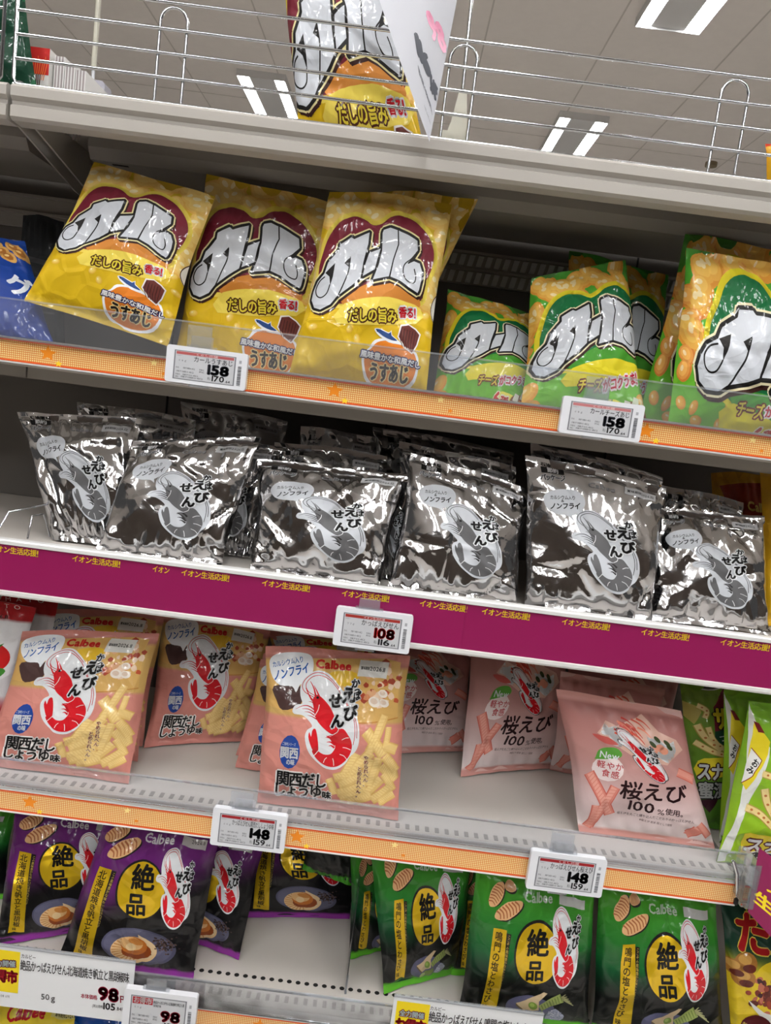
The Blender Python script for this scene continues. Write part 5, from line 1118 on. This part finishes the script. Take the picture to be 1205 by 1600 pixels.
S([(828, 690), (1036, 745), (1030, 945), (830, 915)], .16, .14, 'dark silver bag behind the flat upright one', 34, .03)
S([(1028, 757), (1162, 785), (1165, 960), (1020, 945)], .20, .17, 'silver bag standing behind the rightmost front silver bag', 35, .03)
S([(1018, 794), (1194, 808), (1202, 994), (1012, 966)], .115, .055, 'rightmost silver foil bag in the front row', 36, .045)
B(gB, [(1112, 738), (1215, 745), (1220, 900), (1120, 890)], .27, .24, Z3, 'golden snack bag at the back right behind the silver bags', 'golden snack bags', seed=37, T=.03, backcol=(190, 140, 30))
B(gB, [(1188, 728), (1320, 760), (1325, 1010), (1190, 990)], .19, .12, Z3, 'golden snack bag at the right edge beside the silver bags', 'golden snack bags', seed=38, T=.045, backcol=(190, 140, 30))

pc = (206, 140, 130); ps = (204, 134, 124)
def Pk(q, yt, yb_, lab, seed, T=.045, **k): B(pK, q, yt, yb_, Z4, lab, g4, seed=seed, T=T, backcol=pc, sealcol=ps, **k)
Pk([(36, 986), (248, 990), (202, 1224), (-28, 1196)], .10, .04, 'pink bag in front at the left, next to the tomato bag', 41)
Pk([(62, 950), (258, 962), (222, 1166), (60, 1150)], .22, None, 'pink bag behind the left front pink bag, its upper edge with orange lettering showing', 42, .035)
Pk([(100, 1000), (232, 1008), (216, 1190), (110, 1182)], .155, None, 'pink bag squeezed behind the left front one, its lower right corner with a barcode showing', 43, .025)
Pk([(256, 955), (424, 985), (388, 1158), (226, 1168)], .24, None, 'pink bag standing free in the second row left of the middle', 44, .045)
Pk([(408, 1030), (566, 1044), (525, 1226), (368, 1199)], .16, None, 'pink bag half covered by the large one in the middle', 45, .03)
Pk([(412, 1020), (560, 1030), (520, 1200), (368, 1180)], .22, None, 'third pink bag behind the large one, only its left edge showing', 46, .02)
Pk(PQ, .07, .035, 'large pink bag in front in the middle of its shelf', 47, .05)
Pk([(420, 985), (584, 1000), (566, 1158), (450, 1145)], .36, None, 'pink bag at the back whose top shows above the large middle one', 48, .03)
B(tB, [(-150, 925), (56, 948), (4, 1160), (-170, 1140)], .12, .10, Z4, 'white and red tomato snack bag at the left edge', 'tomato snack bags', seed=49, T=.04, backcol=(220, 220, 220))
B(tB, [(-110, 918), (92, 940), (66, 1130), (-120, 1110)], .17, .15, Z4, 'tomato snack bag behind, with its red top strip showing', 'tomato snack bags', seed=50, T=.03, backcol=(220, 220, 220))
sc_ = (214, 176, 170); skl = (206, 150, 142)
def Sk(q, yt, yb_, lab, seed, T=.04, **k): B(sK, q, yt, yb_, Z4, lab, g5, seed=seed, T=T, backcol=sc_, sealcol=skl, m='matte_film', **k)
Sk([(585, 990), (737, 1018), (730, 1174), (592, 1180)], .38, None, 'pale pink bag right behind the large pink one', 51)
Sk([(737, 990), (890, 1012), (868, 1200), (719, 1214)], .26, None, 'pale pink bag standing free in the second row', 52)
Sk([(876, 1050), (1040, 1078), (1010, 1235), (860, 1204)], .18, None, 'pale pink bag with only its left edge beside the large pale pink one', 53, .03)
Sk([(888, 1030), (1062, 1055), (1040, 1215), (885, 1180)], .30, None, 'pale pink bag at the back above the large pale pink one', 54, .03)
Sk(SQ, .10, None, 'largest pale pink bag in front, with green New mark', 55, .05)
eg = (110, 150, 40)
B(eD, [(1062, 1068), (1200, 1082), (1182, 1322), (1078, 1300)], .18, .135, Z4, 'lime green pea snack bag just right of the largest pale pink bag', g8, seed=56, backcol=eg, T=.035)
B(eG, [(1132, 1080), (1262, 1092), (1240, 1330), (1122, 1325)], .115, .095, Z4, 'lime green pea snack bag between two others at the right', g8, seed=57, backcol=eg, T=.03)
B(eG, [(1170, 1094), (1330, 1122), (1305, 1345), (1124, 1322)], .06, .035, Z4, 'lime green pea snack bag in front at the right edge', g8, seed=58, backcol=eg, T=.04)

pu = (40, 14, 44); pse = (140, 48, 148)
def U(q, yt, yb_, lab, seed, T=.045, **k): B(pU, q, yt, yb_, Z5, lab, g6, seed=seed, T=T, backcol=pu, sealcol=pse, **k)
def R(q, yt, yb_, lab, seed, T=.045, **k): B(pR, q, yt, yb_, Z5, lab, g7, seed=seed, T=T, backcol=(14, 60, 34), sealcol=(92, 184, 36), **k)
R([(-120, 1255), (24, 1262), (6, 1405), (-130, 1400)], .22, None, 'dark green bag cut by the left edge of the photo', 61)
U([(24, 1256), (215, 1272), (168, 1450), (-10, 1480)], .14, None, 'purple bag with black lower half, leftmost on the lowest shelf', 62)
U(UQ, .075, .035, 'purple bag in front above the left price card', 63, .05)
U([(238, 1280), (418, 1305), (374, 1500), (250, 1455)], .15, None, 'purple bag half hidden right of the front purple one, its side seam showing', 64, .035)
U([(392, 1262), (566, 1290), (547, 1436), (376, 1434)], .28, None, 'purple bag at the back next to the empty shelf space', 65, .045)
B(fX, [(486, 1290), (562, 1312), (549, 1384), (472, 1358)], .16, .19, Z5, 'black and bright green bag end lying across the back purple bag', g7, seed=66, T=.02, shelf_fit=False, backcol=(16, 18, 16))
R([(548, 1318), (650, 1340), (640, 1478), (546, 1499)], .16, None, 'green bag right beside the clear divider', 67, .03)
R([(574, 1300), (742, 1330), (714, 1520), (600, 1553)], .10, None, 'green bag with wide black base left of the middle green bags', 68, .045)
R([(712, 1330), (830, 1350), (800, 1560), (698, 1560)], .15, .125, 'green bag mostly hidden behind the one under the label 148', 69, .025)
R([(744, 1345), (932, 1382), (922, 1602), (716, 1578)], .06, .035, 'green bag in front below the price label reading 148', 70, .05)
R([(934, 1368), (1120, 1396), (1141, 1612), (926, 1600)], .065, .035, 'green bag in front beside the takoyaki bag', 71, .05)
B(tK, [(1124, 1398), (1305, 1432), (1300, 1645), (1146, 1620)], .065, .04, Z5, 'dark green and yellow takoyaki sauce snack bag in the lower right corner', 'takoyaki snack bags', seed=72, T=.045, backcol=(16, 50, 40))
B(cY, [(-60, 1556), (116, 1582), (112, 1800), (-70, 1780)], .05, .05, Z6, 'yellow bag with red slanted lettering in the lower left corner', 'bottom shelf bags', seed=73, T=.04, backcol=(200, 180, 60))
B(cB, [(105, 1568), (300, 1600), (290, 1810), (110, 1790)], .07, .07, Z6, 'shiny blue bag under the left price card', 'bottom shelf bags', seed=74, T=.05, backcol=(16, 60, 140))
B(rG, [(-60, -120), (26, -112), (64, 160), (-70, 140)], .10, .09, ZT, 'green snack bag at the upper left corner behind the fence', 'green top shelf bags', seed=75, T=.035, backcol=(16, 90, 56))
B(gB, [(1196, 225), (1300, 235), (1290, 330), (1200, 320)], .12, .11, ZT, 'red and yellow bag tip at the right end of the top shelf', 'bags on the right of the top shelf', seed=76, T=.02, backcol=(200, 60, 40))
print('bags', len(BAGS))
